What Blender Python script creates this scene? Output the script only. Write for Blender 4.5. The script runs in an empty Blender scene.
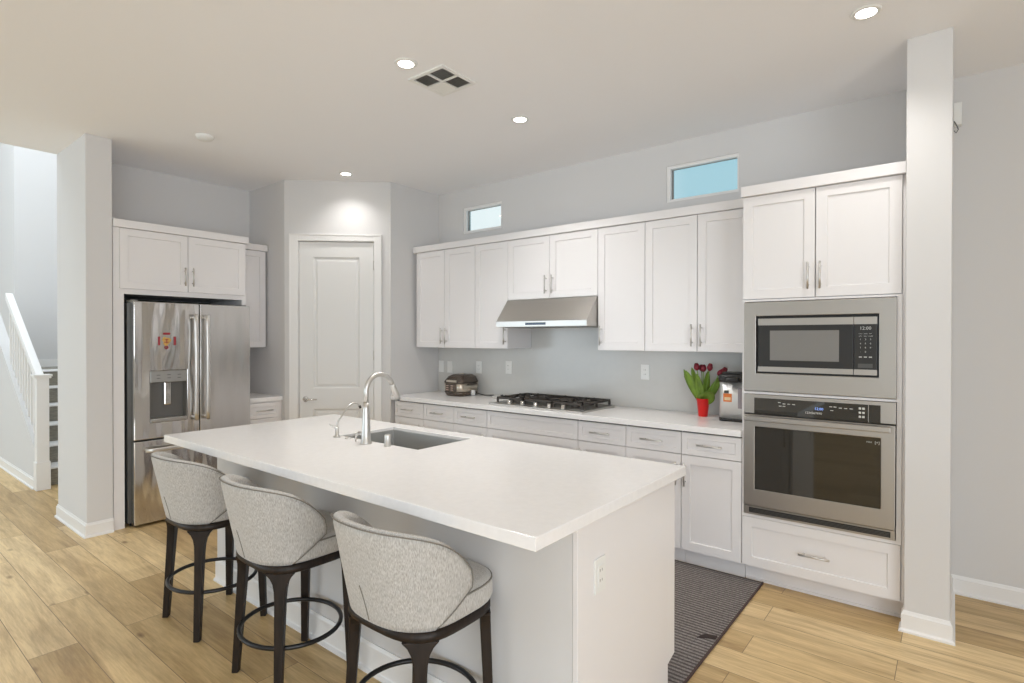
import bpy, bmesh, math, random
from mathutils import Vector, Matrix
random.seed(7)
SC = bpy.context.scene
COL = SC.collection
PI = math.pi

# ------------------------------------------------------------------ camera, world, light, exposure
CAM = (0.9905, -4.0929, 1.4688)
yaw, pitch, roll = math.radians(38.4325), math.radians(-0.3789), math.radians(0.0504)
cd = bpy.data.cameras.new('camera'); cam = bpy.data.objects.new('camera', cd); COL.objects.link(cam)
fw = Vector((-math.sin(yaw) * math.cos(pitch), math.cos(yaw) * math.cos(pitch), math.sin(pitch)))
rt = Vector((math.cos(yaw), math.sin(yaw), 0)); up = rt.cross(fw)
rt2 = rt * math.cos(roll) + up * math.sin(roll); up2 = up * math.cos(roll) - rt * math.sin(roll)
m = Matrix((rt2, up2, -fw)).transposed().to_4x4(); m.translation = Vector(CAM); cam.matrix_world = m
cd.sensor_width = 36; cd.lens = 555.8 / 1024 * 36; cd.clip_start = .02
SC.camera = cam
SC.view_settings.view_transform = 'Standard'; SC.view_settings.look = 'None'
SC.view_settings.gamma = 1; SC.view_settings.use_curve_mapping = False
SC.view_settings.exposure = 0.17
SC.cycles.max_bounces = 12; SC.cycles.diffuse_bounces = 9; SC.cycles.glossy_bounces = 4
SC.cycles.sample_clamp_indirect = 4

w = bpy.data.worlds.new('sky'); SC.world = w; w.use_nodes = True
nt = w.node_tree; bg = nt.nodes['Background']
tc = nt.nodes.new('ShaderNodeTexCoord'); nz = nt.nodes.new('ShaderNodeTexNoise'); nz.inputs['Scale'].default_value = 1.1
cr = nt.nodes.new('ShaderNodeValToRGB')
cr.color_ramp.elements[0].position = .48; cr.color_ramp.elements[0].color = (.42, .66, .76, 1)
cr.color_ramp.elements[1].position = .62; cr.color_ramp.elements[1].color = (.93, .98, 1.0, 1)
mpw = nt.nodes.new('ShaderNodeMapping'); mpw.inputs['Location'].default_value = (0.9, 0.2, 0.0)
nt.links.new(tc.outputs['Generated'], mpw.inputs['Vector']); nt.links.new(mpw.outputs[0], nz.inputs['Vector'])
sx_ = nt.nodes.new('ShaderNodeSeparateXYZ'); nt.links.new(tc.outputs['Generated'], sx_.inputs[0])
mm = nt.nodes.new('ShaderNodeMath'); mm.operation = 'MULTIPLY_ADD'; mm.inputs[1].default_value = -1.0; nt.links.new(sx_.outputs['X'], mm.inputs[0])
m5 = nt.nodes.new('ShaderNodeMath'); m5.operation = 'MULTIPLY_ADD'; m5.inputs[1].default_value = .2; m5.inputs[2].default_value = 0
nt.links.new(nz.outputs['Fac'], m5.inputs[0]); nt.links.new(m5.outputs[0], mm.inputs[2]); nt.links.new(mm.outputs[0], cr.inputs['Fac']); nt.links.new(cr.outputs[0], bg.inputs['Color'])
bg.inputs['Strength'].default_value = 0.95

def area(name, loc, target, sx, sy, power, col, spread=PI):
    l = bpy.data.lights.new(name, 'AREA'); l.shape = 'RECTANGLE'; l.size = sx; l.size_y = sy
    l.energy = power; l.color = col; l.spread = spread
    o = bpy.data.objects.new(name, l); COL.objects.link(o); o.location = loc
    o.rotation_euler = (Vector(target) - Vector(loc)).to_track_quat('-Z', 'Y').to_euler()
    return o
# added area lamps boosting daylight: at unseen windows behind and right, and in the stairwell
area('daylight_boost_front', (-3.5, -8.38, 1.32), (-3.5, 0, 1.32), 1.8, 2.5, 17, (.86, .92, 1.0))
area('daylight_boost_front', (2.25, -8.38, 1.32), (2.25, 0, 1.32), 3.2, 2.5, 42, (.88, .93, 1.0))
area('daylight_boost_right', (4.10, -5.6, 1.32), (0, -5.6, 1.32), 3.6, 2.5, 128, (.90, .935, 1.0))
area('daylight_boost_stairwell', (-7.2, -3.4, 5.3), (-7.2, -3.4, 0), 3.0, 3.0, 105, (.82, .92, 1.0))  # added lamp under the solid stairwell ceiling, no skylight opening is built
area('daylight_boost_hall', (-7.0, -8.3, 1.32), (-7.0, 0, 1.32), 3.4, 2.5, 92, (.74, .88, 1.0))

# ------------------------------------------------------------------ materials
def lin(c):
    return tuple(((x / 255) / 12.92 if x / 255 <= .04045 else ((x / 255 + .055) / 1.055) ** 2.4) for x in c) + (1,)
def mat(name, rgb, rough=.5, metal=0, bump=0, bscale=200, spec=.5, vary=0, vscale=3, coat=0, stretch=None, emis=None, estr=0, alpha=None):
    M = bpy.data.materials.new(name); M.use_nodes = True; n = M.node_tree; b = n.nodes['Principled BSDF']
    c = lin(rgb) if max(rgb) > 1 else tuple(rgb) + (1,)
    b.inputs['Base Color'].default_value = c; b.inputs['Roughness'].default_value = rough
    b.inputs['Metallic'].default_value = metal; b.inputs['Specular IOR Level'].default_value = spec
    b.inputs['Coat Weight'].default_value = coat; b.inputs['Coat Roughness'].default_value = .08
    t = n.nodes.new('ShaderNodeTexCoord'); mp = n.nodes.new('ShaderNodeMapping'); n.links.new(t.outputs['Object'], mp.inputs['Vector'])
    if stretch: mp.inputs['Scale'].default_value = stretch
    if vary:
        z = n.nodes.new('ShaderNodeTexNoise'); z.inputs['Scale'].default_value = vscale; z.inputs['Detail'].default_value = 4
        r = n.nodes.new('ShaderNodeValToRGB')
        r.color_ramp.elements[0].position = .3; r.color_ramp.elements[1].position = .7
        r.color_ramp.elements[0].color = tuple(x * (1 - vary) for x in c[:3]) + (1,)
        r.color_ramp.elements[1].color = tuple(min(1, x * (1 + vary)) for x in c[:3]) + (1,)
        n.links.new(mp.outputs[0], z.inputs['Vector']); n.links.new(z.outputs['Fac'], r.inputs['Fac']); n.links.new(r.outputs[0], b.inputs['Base Color'])
    if bump:
        z = n.nodes.new('ShaderNodeTexNoise'); z.inputs['Scale'].default_value = bscale; z.inputs['Detail'].default_value = 2
        bp = n.nodes.new('ShaderNodeBump'); bp.inputs['Strength'].default_value = bump; bp.inputs['Distance'].default_value = .002
        n.links.new(mp.outputs[0], z.inputs['Vector']); n.links.new(z.outputs['Fac'], bp.inputs['Height']); n.links.new(bp.outputs[0], b.inputs['Normal'])
    if emis:
        b.inputs['Emission Color'].default_value = tuple(emis) + (1,); b.inputs['Emission Strength'].default_value = estr
    return M
WALL = mat('wall_paint', (.665, .655, .65), .75, bump=.04, bscale=350)
CEIL = mat('ceiling_paint', (.885, .885, .90), .85, bump=.04, bscale=300)
TRIM = mat('trim_paint', (.82, .81, .80), .35)
CAB = mat('cabinet_paint', (.795, .775, .775), .32)
DOORP = mat('door_paint', (.76, .755, .745), .38)
GAP = mat('shadow_gap', (.10, .10, .095), .8)  # shade of the gaps put into the colour of thin sheets
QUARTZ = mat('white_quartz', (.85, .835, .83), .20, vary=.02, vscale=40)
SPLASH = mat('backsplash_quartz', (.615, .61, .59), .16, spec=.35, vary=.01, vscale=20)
STEEL = mat('brushed_steel', (.56, .54, .51), .34, 1, bump=.02, bscale=60, stretch=(1, 1, 30))
STEELH = mat('brushed_steel_appliance', (.43, .405, .375), .40, 1, bump=.012, bscale=40, stretch=(1, 1, 40))
NICKEL = mat('satin_nickel', (.66, .645, .62), .36, 1)
CHROME = mat('polished_chrome', (.72, .71, .69), .12, 1)
SINKM = mat('sink_steel', (.55, .55, .54), .42, .85, bump=.01, bscale=50)
BLACK = mat('black_enamel', (.018, .017, .016), .35)
IRON = mat('cast_iron', (.050, .042, .036), .6, bump=.2, bscale=200)
BGLASS = mat('dark_oven_glass', (.022, .020, .015), .04, spec=.7, coat=.2)
MWIN = mat('microwave_window', (.20, .195, .185), .22, spec=.6)
DKGREY = mat('dark_grey_plastic', (.075, .075, .072), .45)
MIDGREY = mat('grey_plastic', (.25, .25, .24), .4)
PLASTW = mat('white_plastic', (.80, .80, .78), .35)
MARK = mat('pale_print', (.55, .55, .52), .5)
DWOOD = mat('dark_stained_wood', (.018, .012, .009), .45, spec=.3, vary=.35, vscale=9, stretch=(6, 6, 1))
RINGM = mat('dark_bronze_metal', (.045, .044, .045), .38, .8)
RED = mat('red_plastic', (.75, .012, .010), .35)
TULIP = mat('tulip_red', (.19, .008, .020), .5, vary=.3, vscale=30)
LEAF = mat('tulip_leaf', (.14, .235, .022), .45, vary=.35, vscale=12)
STEM = mat('tulip_stem', (.20, .34, .07), .5)
ORANGE = mat('orange_label', (.75, .20, .04), .5)
BROWN = mat('brown_metallic_plastic', (.12, .095, .078), .25, .6)
CHAMP = mat('champagne_steel', (.58, .52, .44), .30, 1)
GOLD = mat('gold_paint', (.62, .38, .10), .4)
MRED = mat('magnet_red', (.34, .03, .04), .5)
STAIRW = mat('grey_stair_wood', (.22, .205, .165), .5, vary=.25, vscale=6, stretch=(1, 3, 14))
BULB = mat('lamp_diffuser', (1, 1, 1), .5, emis=(1.0, .96, .88), estr=14)
BLUE = mat('blue_display', (.02, .03, .08), .3, emis=(.25, .42, 1), estr=1.2)
TAG = mat('rug_tag_brown', (.025, .012, .010), .7)

def fridge_mat(dist=.012, rough=.16):
    M = mat('fridge_steel', (.66, .645, .625), rough, 1); n = M.node_tree; b = n.nodes['Principled BSDF']
    t = n.nodes.new('ShaderNodeTexCoord'); mp = n.nodes.new('ShaderNodeMapping'); mp.inputs['Scale'].default_value = (1, 5.5, 1.0)
    z = n.nodes.new('ShaderNodeTexNoise'); z.inputs['Scale'].default_value = 1.3; z.inputs['Detail'].default_value = 1.5
    bp = n.nodes.new('ShaderNodeBump'); bp.inputs['Strength'].default_value = .8; bp.inputs['Distance'].default_value = dist
    n.links.new(t.outputs['Object'], mp.inputs['Vector']); n.links.new(mp.outputs[0], z.inputs['Vector'])
    n.links.new(z.outputs['Fac'], bp.inputs['Height']); n.links.new(bp.outputs[0], b.inputs['Normal'])
    return M
FRST = fridge_mat(.010, .22); FRSTW = fridge_mat(.040, .15)

def fabric_mat():
    M = mat('woven_fabric', (.52, .50, .46), .95, spec=.2); n = M.node_tree; b = n.nodes['Principled BSDF']
    b.inputs['Sheen Weight'].default_value = .3
    t = n.nodes.new('ShaderNodeTexCoord'); mp = n.nodes.new('ShaderNodeMapping'); mp.inputs['Scale'].default_value = (1, 1, .16)
    z = n.nodes.new('ShaderNodeTexNoise'); z.inputs['Scale'].default_value = 420; z.inputs['Detail'].default_value = 5
    r = n.nodes.new('ShaderNodeValToRGB'); e = r.color_ramp.elements
    e[0].position = .32; e[0].color = (.33, .31, .285, 1); e[1].position = .68; e[1].color = (.60, .585, .56, 1)
    bp = n.nodes.new('ShaderNodeBump'); bp.inputs['Strength'].default_value = .25; bp.inputs['Distance'].default_value = .002
    n.links.new(t.outputs['Object'], mp.inputs['Vector']); n.links.new(mp.outputs[0], z.inputs['Vector'])
    n.links.new(z.outputs['Fac'], r.inputs['Fac']); n.links.new(r.outputs[0], b.inputs['Base Color'])
    n.links.new(z.outputs['Fac'], bp.inputs['Height']); n.links.new(bp.outputs[0], b.inputs['Normal'])
    return M
FABRIC = fabric_mat()
PIPING = mat('piping_fabric', (.20, .185, .16), .9)

def floor_mat():
    M = bpy.data.materials.new('oak_planks'); M.use_nodes = True; n = M.node_tree; b = n.nodes['Principled BSDF']; L = n.links.new
    t = n.nodes.new('ShaderNodeTexCoord'); mp = n.nodes.new('ShaderNodeMapping'); mp.inputs['Location'].default_value = (.75, 3.30 + .19 * 40, 0)
    L(t.outputs['Object'], mp.inputs['Vector'])
    bk = n.nodes.new('ShaderNodeTexBrick'); bk.offset = .37; bk.offset_frequency = 2; bk.squash = 1
    bk.inputs['Scale'].default_value = 1; bk.inputs['Brick Width'].default_value = 1.55; bk.inputs['Row Height'].default_value = .19
    bk.inputs['Mortar Size'].default_value = .0016; bk.inputs['Mortar Smooth'].default_value = .3; bk.inputs['Bias'].default_value = 0
    bk.inputs['Color1'].default_value = (0, 0, 0, 1); bk.inputs['Color2'].default_value = (1, 1, 1, 1); bk.inputs['Mortar'].default_value = (.5, .5, .5, 1)
    L(mp.outputs[0], bk.inputs['Vector'])
    # plank tone
    r1 = n.nodes.new('ShaderNodeValToRGB'); e = r1.color_ramp.elements
    e[0].color = (.50, .345, .160, 1); e[1].color = (.78, .60, .335, 1); e.new(.5).color = (.65, .475, .24, 1)
    L(bk.outputs['Color'], r1.inputs['Fac'])
    # per plank offset for the grain
    sc = n.nodes.new('ShaderNodeVectorMath'); sc.operation = 'SCALE'; sc.inputs['Scale'].default_value = 7.0
    L(bk.outputs['Color'], sc.inputs[0]); ad = n.nodes.new('ShaderNodeVectorMath'); ad.operation = 'ADD'
    L(mp.outputs[0], ad.inputs[0]); L(sc.outputs[0], ad.inputs[1])
    m2 = n.nodes.new('ShaderNodeMapping'); m2.inputs['Scale'].default_value = (1.0, 9, 1); L(ad.outputs[0], m2.inputs['Vector'])
    g = n.nodes.new('ShaderNodeTexNoise'); g.inputs['Scale'].default_value = 1.6; g.inputs['Detail'].default_value = 7; g.inputs['Roughness'].default_value = .62; g.inputs['Distortion'].default_value = .6
    L(m2.outputs[0], g.inputs['Vector'])
    r2 = n.nodes.new('ShaderNodeValToRGB'); e = r2.color_ramp.elements; e[0].position = .30; e[0].color = (.68, .62, .55, 1); e[1].position = .58; e[1].color = (1.08, 1.08, 1.08, 1)
    L(g.outputs['Fac'], r2.inputs['Fac'])
    mx = n.nodes.new('ShaderNodeMix'); mx.data_type = 'RGBA'; mx.blend_type = 'MULTIPLY'; mx.inputs['Factor'].default_value = .9
    L(r1.outputs[0], mx.inputs['A']); L(r2.outputs[0], mx.inputs['B'])
    m4 = n.nodes.new('ShaderNodeMapping'); m4.inputs['Scale'].default_value = (3.0, 46, 1); L(ad.outputs[0], m4.inputs['Vector'])
    g2 = n.nodes.new('ShaderNodeTexNoise'); g2.inputs['Scale'].default_value = 2.2; g2.inputs['Detail'].default_value = 8; g2.inputs['Roughness'].default_value = .7; L(m4.outputs[0], g2.inputs['Vector'])
    r4 = n.nodes.new('ShaderNodeValToRGB'); e = r4.color_ramp.elements; e[0].position = .32; e[0].color = (.76, .72, .66, 1); e[1].position = .60; e[1].color = (1.04, 1.04, 1.04, 1)
    L(g2.outputs['Fac'], r4.inputs['Fac'])
    mg = n.nodes.new('ShaderNodeMix'); mg.data_type = 'RGBA'; mg.blend_type = 'MULTIPLY'; mg.inputs['Factor'].default_value = .8
    L(mx.outputs['Result'], mg.inputs['A']); L(r4.outputs[0], mg.inputs['B']); mx = mg
    # knots
    m3 = n.nodes.new('ShaderNodeMapping'); m3.inputs['Scale'].default_value = (1.0, 2.2, 1); L(ad.outputs[0], m3.inputs['Vector'])
    v = n.nodes.new('ShaderNodeTexVoronoi'); v.inputs['Scale'].default_value = 2.6; v.inputs['Randomness'].default_value = 1; L(m3.outputs[0], v.inputs['Vector'])
    r3 = n.nodes.new('ShaderNodeValToRGB'); e = r3.color_ramp.elements; e[0].position = .03; e[0].color = (.30, .20, .13, 1); e[1].position = .12; e[1].color = (1, 1, 1, 1)
    L(v.outputs['Distance'], r3.inputs['Fac'])
    mk = n.nodes.new('ShaderNodeMix'); mk.data_type = 'RGBA'; mk.blend_type = 'MULTIPLY'; mk.inputs['Factor'].default_value = .85
    L(mx.outputs['Result'], mk.inputs['A']); L(r3.outputs[0], mk.inputs['B'])
    ms = n.nodes.new('ShaderNodeMix'); ms.data_type = 'RGBA'; L(bk.outputs['Fac'], ms.inputs['Factor'])
    L(mk.outputs['Result'], ms.inputs['A']); ms.inputs['B'].default_value = (.20, .13, .07, 1)
    L(ms.outputs['Result'], b.inputs['Base Color']); b.inputs['Roughness'].default_value = .42
    bp = n.nodes.new('ShaderNodeBump'); bp.inputs['Strength'].default_value = .12; bp.inputs['Distance'].default_value = .002
    L(g.outputs['Fac'], bp.inputs['Height']); L(bp.outputs[0], b.inputs['Normal'])
    return M
FLOOR = floor_mat()

def rug_mat():
    M = bpy.data.materials.new('ribbed_rug'); M.use_nodes = True; n = M.node_tree; b = n.nodes['Principled BSDF']; L = n.links.new
    b.inputs['Roughness'].default_value = 1; b.inputs['Specular IOR Level'].default_value = .1
    t = n.nodes.new('ShaderNodeTexCoord')
    wv = n.nodes.new('ShaderNodeTexWave'); wv.bands_direction = 'Y'; wv.inputs['Scale'].default_value = 2 * PI / 20 / .026; wv.inputs['Distortion'].default_value = .6; wv.inputs['Detail Scale'].default_value = 40; wv.inputs['Detail'].default_value = 2
    L(t.outputs['Object'], wv.inputs['Vector'])
    r = n.nodes.new('ShaderNodeValToRGB'); e = r.color_ramp.elements
    e[0].position = .30; e[0].color = (.125, .110, .105, 1); e[1].position = .72; e[1].color = (.29, .262, .25, 1)
    L(wv.outputs['Fac'], r.inputs['Fac'])
    z = n.nodes.new('ShaderNodeTexNoise'); z.inputs['Scale'].default_value = 160; L(t.outputs['Object'], z.inputs['Vector'])
    r2 = n.nodes.new('ShaderNodeValToRGB'); r2.color_ramp.elements[0].position = .35; r2.color_ramp.elements[0].color = (.6, .6, .6, 1); r2.color_ramp.elements[1].position = .65; r2.color_ramp.elements[1].color = (1.25, 1.25, 1.25, 1)
    L(z.outputs['Fac'], r2.inputs['Fac'])
    mx = n.nodes.new('ShaderNodeMix'); mx.data_type = 'RGBA'; mx.blend_type = 'MULTIPLY'; mx.inputs['Factor'].default_value = .8
    L(r.outputs[0], mx.inputs['A']); L(r2.outputs[0], mx.inputs['B']); L(mx.outputs['Result'], b.inputs['Base Color'])
    bp = n.nodes.new('ShaderNodeBump'); bp.inputs['Distance'].default_value = .004; bp.inputs['Strength'].default_value = .8
    L(wv.outputs['Fac'], bp.inputs['Height']); L(bp.outputs[0], b.inputs['Normal'])
    return M
RUG = rug_mat()

def glass_mat():
    M = bpy.data.materials.new('window_glass'); M.use_nodes = True; n = M.node_tree
    for x in list(n.nodes):
        if x.type != 'OUTPUT_MATERIAL': n.nodes.remove(x)
    out = [x for x in n.nodes if x.type == 'OUTPUT_MATERIAL'][0]
    tr = n.nodes.new('ShaderNodeBsdfTransparent'); tr.inputs['Color'].default_value = (.93, .97, .97, 1)
    gl = n.nodes.new('ShaderNodeBsdfGlossy'); gl.inputs['Roughness'].default_value = .03
    mx = n.nodes.new('ShaderNodeMixShader'); mx.inputs[0].default_value = .06
    n.links.new(tr.outputs[0], mx.inputs[1]); n.links.new(gl.outputs[0], mx.inputs[2]); n.links.new(mx.outputs[0], out.inputs['Surface'])
    return M
GLASS = glass_mat()

# ------------------------------------------------------------------ mesh helpers
class Frame:
    """u = along, d = outward, z = up"""
    def __init__(s, o, u, d): s.o = Vector(o); s.u = Vector(u).normalized(); s.d = Vector(d).normalized()
    def p(s, u, z, d): return s.o + s.u * u + s.d * d + Vector((0, 0, z))
FY = Frame((0, 0, 0), (1, 0, 0), (0, -1, 0))      # u = x, d = -y   (faces the camera side, -Y)
FX = Frame((0, 0, 0), (0, 1, 0), (1, 0, 0))       # u = y, d = x    (faces +X)
FYB = Frame((0, 0, 0), (1, 0, 0), (0, 1, 0))      # u = x, d = +y

class MB:
    def __init__(s): s.v = []; s.f = []; s.sm = []
    def add(s, vs, fs, smooth=False):
        k = len(s.v); s.v += [Vector(a) for a in vs]
        for f in fs: s.f.append(tuple(i + k for i in f)); s.sm.append(smooth)
        return s
    def hexa(s, P): return s.add(P, [(0, 1, 2, 3), (4, 5, 6, 7), (0, 1, 5, 4), (1, 2, 6, 5), (2, 3, 7, 6), (3, 0, 4, 7)])
    def fbox(s, F, u0, u1, z0, z1, d0, d1):
        return s.hexa([F.p(u0, z0, d0), F.p(u1, z0, d0), F.p(u1, z1, d0), F.p(u0, z1, d0), F.p(u0, z0, d1), F.p(u1, z0, d1), F.p(u1, z1, d1), F.p(u0, z1, d1)])
    def box(s, x0, x1, y0, y1, z0, z1): return s.fbox(FYB, x0, x1, z0, z1, y0, y1)
    def shaker(s, F, u0, u1, z0, z1, d0, d1, st=.055, rec=.008, sl=.003):
        def ring(a, d): return [F.p(u0 + a, z0 + a, d), F.p(u1 - a, z0 + a, d), F.p(u1 - a, z1 - a, d), F.p(u0 + a, z1 - a, d)]
        V = ring(0, d0) + ring(0.0012, d1) + ring(st, d1) + ring(st + sl, d1 - rec)
        fs = [(3, 2, 1, 0)]
        for k in range(3):
            for i in range(4): j = (i + 1) % 4; fs.append((4 * k + i, 4 * k + j, 4 * k + 4 + j, 4 * k + 4 + i))
        fs.append((12, 13, 14, 15)); return s.add(V, fs)
    def holed(s, F, us, zs, holes, d0, d1):
        nu, nz = len(us), len(zs); V = [F.p(u, z, d) for d in (d0, d1) for z in zs for u in us]
        I = lambda i, j, k: k * nu * nz + j * nu + i
        solid = lambda i, j: 0 <= i < nu - 1 and 0 <= j < nz - 1 and (i, j) not in holes
        fs = []
        for i in range(nu - 1):
            for j in range(nz - 1):
                if not solid(i, j): continue
                for k in (0, 1): fs.append((I(i, j, k), I(i + 1, j, k), I(i + 1, j + 1, k), I(i, j + 1, k)))
                if not solid(i - 1, j): fs.append((I(i, j, 0), I(i, j + 1, 0), I(i, j + 1, 1), I(i, j, 1)))
                if not solid(i + 1, j): fs.append((I(i + 1, j, 0), I(i + 1, j + 1, 0), I(i + 1, j + 1, 1), I(i + 1, j, 1)))
                if not solid(i, j - 1): fs.append((I(i, j, 0), I(i + 1, j, 0), I(i + 1, j, 1), I(i, j, 1)))
                if not solid(i, j + 1): fs.append((I(i, j + 1, 0), I(i + 1, j + 1, 0), I(i + 1, j + 1, 1), I(i, j + 1, 1)))
        return s.add(V, fs)
    def prism(s, pts, off):
        """closed polygon of 3-D points swept by the vector off"""
        n = len(pts); off = Vector(off); V = [Vector(p) for p in pts] + [Vector(p) + off for p in pts]
        return s.add(V, [tuple(range(n)), tuple(range(2 * n - 1, n - 1, -1))] + [(i, (i + 1) % n, n + (i + 1) % n, n + i) for i in range(n)])
    def tube(s, pts, r, n=10, closed=False):
        pts = [Vector(p) for p in pts]; m = len(pts); rs = r if isinstance(r, (list, tuple)) else [r] * m
        V = []; ref = None
        for i, p in enumerate(pts):
            if closed: t = pts[(i + 1) % m] - pts[i - 1]
            else: t = pts[min(i + 1, m - 1)] - pts[max(i - 1, 0)]
            t.normalize()
            if ref is None:
                ref = Vector((0, 0, 1)) if abs(t.z) < .9 else Vector((1, 0, 0))
            a = (ref - t * ref.dot(t)).normalized(); b = t.cross(a); ref = a
            for k in range(n): q = 2 * PI * k / n; V.append(p + (a * math.cos(q) + b * math.sin(q)) * rs[i])
        fs = []
        for i in range(m if closed else m - 1):
            j = (i + 1) % m
            for k in range(n): l = (k + 1) % n; fs.append((i * n + k, i * n + l, j * n + l, j * n + k))
        s.add(V, fs, True)
        if not closed:
            k0 = len(s.v) - m * n
            s.f.append(tuple(range(k0 + n - 1, k0 - 1, -1))); s.sm.append(False)
            s.f.append(tuple(range(k0 + (m - 1) * n, k0 + m * n))); s.sm.append(False)
        return s
    def lathe(s, prof, c, n=24, axis=(0, 0, 1), sx=1, sy=1):
        """prof: (r, h) pairs along the axis from c"""
        ax = Vector(axis).normalized(); a = ax.orthogonal().normalized() if abs(ax.z) < .99 else Vector((1, 0, 0)); b = ax.cross(a); c = Vector(c)
        V = []; m = len(prof)
        for r, h in prof:
            for k in range(n): q = 2 * PI * k / n; V.append(c + ax * h + a * (r * sx * math.cos(q)) + b * (r * sy * math.sin(q)))
        fs = [(i * n + k, i * n + (k + 1) % n, (i + 1) * n + (k + 1) % n, (i + 1) * n + k) for i in range(m - 1) for k in range(n)]
        s.add(V, fs, True); k0 = len(s.v) - m * n
        s.f.append(tuple(range(k0 + n - 1, k0 - 1, -1))); s.sm.append(False)
        s.f.append(tuple(range(k0 + (m - 1) * n, k0 + m * n))); s.sm.append(False)
        return s
    def rings(s, R, cap=True):
        """stack of equal-length closed rings"""
        n = len(R[0]); V = [p for r in R for p in r]
        fs = [(i * n + k, i * n + (k + 1) % n, (i + 1) * n + (k + 1) % n, (i + 1) * n + k) for i in range(len(R) - 1) for k in range(n)]
        if cap: fs += [tuple(range(n - 1, -1, -1)), tuple(range((len(R) - 1) * n, len(R) * n))]
        return s.add(V, fs, True)
    def text(s, F, txt, u, z, d, size, depth=.0006, align='CENTER'):
        cu = bpy.data.curves.new('t', 'FONT'); cu.body = txt; cu.size = size; cu.align_x = align; cu.align_y = 'CENTER'; cu.extrude = depth
        cu.resolution_u = 2
        o = bpy.data.objects.new('t', cu); COL.objects.link(o); dg = bpy.context.evaluated_depsgraph_get(); me = o.evaluated_get(dg).to_mesh()
        s.add([F.p(u + v.co.x, z + v.co.y, d + v.co.z) for v in me.vertices], [tuple(p.vertices) for p in me.polygons])
        o.evaluated_get(dg).to_mesh_clear(); bpy.data.objects.remove(o); bpy.data.curves.remove(cu)
        return s
    def build(s, name, m, parent=None, loc=None, bevel=0, seg=2, smooth_all=False, label=None, subsurf=0, weld=False):
        base = Vector((0, 0, 0)); q = parent
        while q is not None: base += q.location; q = q.parent
        if parent is None and loc is not None: base = Vector(loc)
        me = bpy.data.meshes.new(name); bm = bmesh.new(); vs = [bm.verts.new(v - base) for v in s.v]; bm.verts.ensure_lookup_table()
        for f, sm in zip(s.f, s.sm):
            try: fc = bm.faces.new([vs[i] for i in f]); fc.smooth = sm or smooth_all
            except ValueError: pass
        if weld: bmesh.ops.remove_doubles(bm, verts=bm.verts[:], dist=1e-5)
        bmesh.ops.recalc_face_normals(bm, faces=bm.faces[:])
        bm.to_mesh(me); bm.free(); me.materials.append(m)
        o = bpy.data.objects.new(name, me); COL.objects.link(o)
        if parent is not None: o.parent = parent
        else: o.location = base
        if bevel:
            b = o.modifiers.new('bevel', 'BEVEL'); b.width = bevel; b.segments = seg; b.limit_method = 'ANGLE'; b.angle_limit = .6
        if subsurf:
            b = o.modifiers.new('sub', 'SUBSURF'); b.levels = subsurf; b.render_levels = subsurf
        if label: o['label'] = label
        return o

def thing(name, label, cat, loc=(0, 0, 0), group=None):
    o = bpy.data.objects.new(name, None); COL.objects.link(o); o.location = loc; o.empty_display_size = .1
    o['label'] = label; o['category'] = cat
    if group: o['group'] = group
    return o
def tag(o, label, cat, group=None):
    o['label'] = label; o['category'] = cat
    if group: o['group'] = group
    return o
def struct(o, label=None):
    o['kind'] = 'structure'
    if label: o['label'] = label
    return o
def copy_tree(o, parent=None):
    c = o.copy(); COL.objects.link(c); c.parent = parent
    for ch in list(o.children): copy_tree(ch, c)
    return c

def pull(F, u, z, d, L, vertical, parent, name='handle'):
    """bar pull with two posts"""
    b = MB(); r = .0058; o = d + .030
    if vertical:
        b.tube([F.p(u, z - L / 2, o), F.p(u, z + L / 2, o)], r, 10)
        for s in (-1, 1): b.tube([F.p(u, z + s * L * .33, d - .002), F.p(u, z + s * L * .33, o)], .0045, 8)
    else:
        b.tube([F.p(u - L / 2, z, o), F.p(u + L / 2, z, o)], r, 10)
        for s in (-1, 1): b.tube([F.p(u + s * L * .33, z, d - .002), F.p(u + s * L * .33, z, o)], .0045, 8)
    return b.build(name, NICKEL, parent)

# ------------------------------------------------------------------ room shell
H = 2.96
XW, XR = -4.64, -3.235           # fridge wall, return wall
A2, B2 = Vector((-3.965, -1.31, 0)), Vector((-3.250, -.640, 0))
LW = (B2 - A2).length
FD = Frame(A2, B2 - A2, ((B2 - A2).y, -(B2 - A2).x, 0))      # pantry wall, outward towards the room
struct(MB().box(-10.2, 4.3, -8.6, .2, -.1, 0).build('floor', FLOOR))
struct(MB().box(-4.74, 4.3, -8.6, .2, H, H + .3).build('ceiling', CEIL))
# kitchen wall with its two high windows
W1 = (-2.885, -2.385, 2.515, 2.775); W2 = (-.742, -.205, 2.508, 2.785)
struct(MB().holed(FYB, [XR - .1, W1[0], W1[1], W2[0], W2[1], 4.3], [0, 2.508, 2.512, 2.775, 2.785, H], {(1, 2), (3, 1), (3, 2), (3, 3)}, 0, .11).build('wall_back', WALL))
struct(MB().box(XR - .1, XR, B2.y, 0, 0, H).build('wall_return', WALL))
DU0, DU1, DZ = .118, .842, 2.395
struct(MB().holed(FD, [0, DU0, DU1, LW], [0, DZ, H], {(1, 0)}, -.12, 0).build('wall_pantry', WALL))
struct(MB().box(XW, A2.x, A2.y, A2.y + .1, 0, H).build('wall_nook', WALL))
struct(MB().box(XW - .1, XW, -2.68, A2.y + .1, 0, H).build('wall_left', WALL))
struct(MB().box(-4.74, -3.98, -2.845, -2.68, 0, H).build('wall_stub', WALL, bevel=.004))
struct(MB().box(.803, .985, -.69, 0, 0, H).build('wall_column', WALL, bevel=.004))
struct(MB().holed(FX, [-8.6, -7.45, -3.75, .16], [0, .05, 2.6, H], {(1, 1)}, 4.2, 4.3).build('wall_right', WALL))
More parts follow.
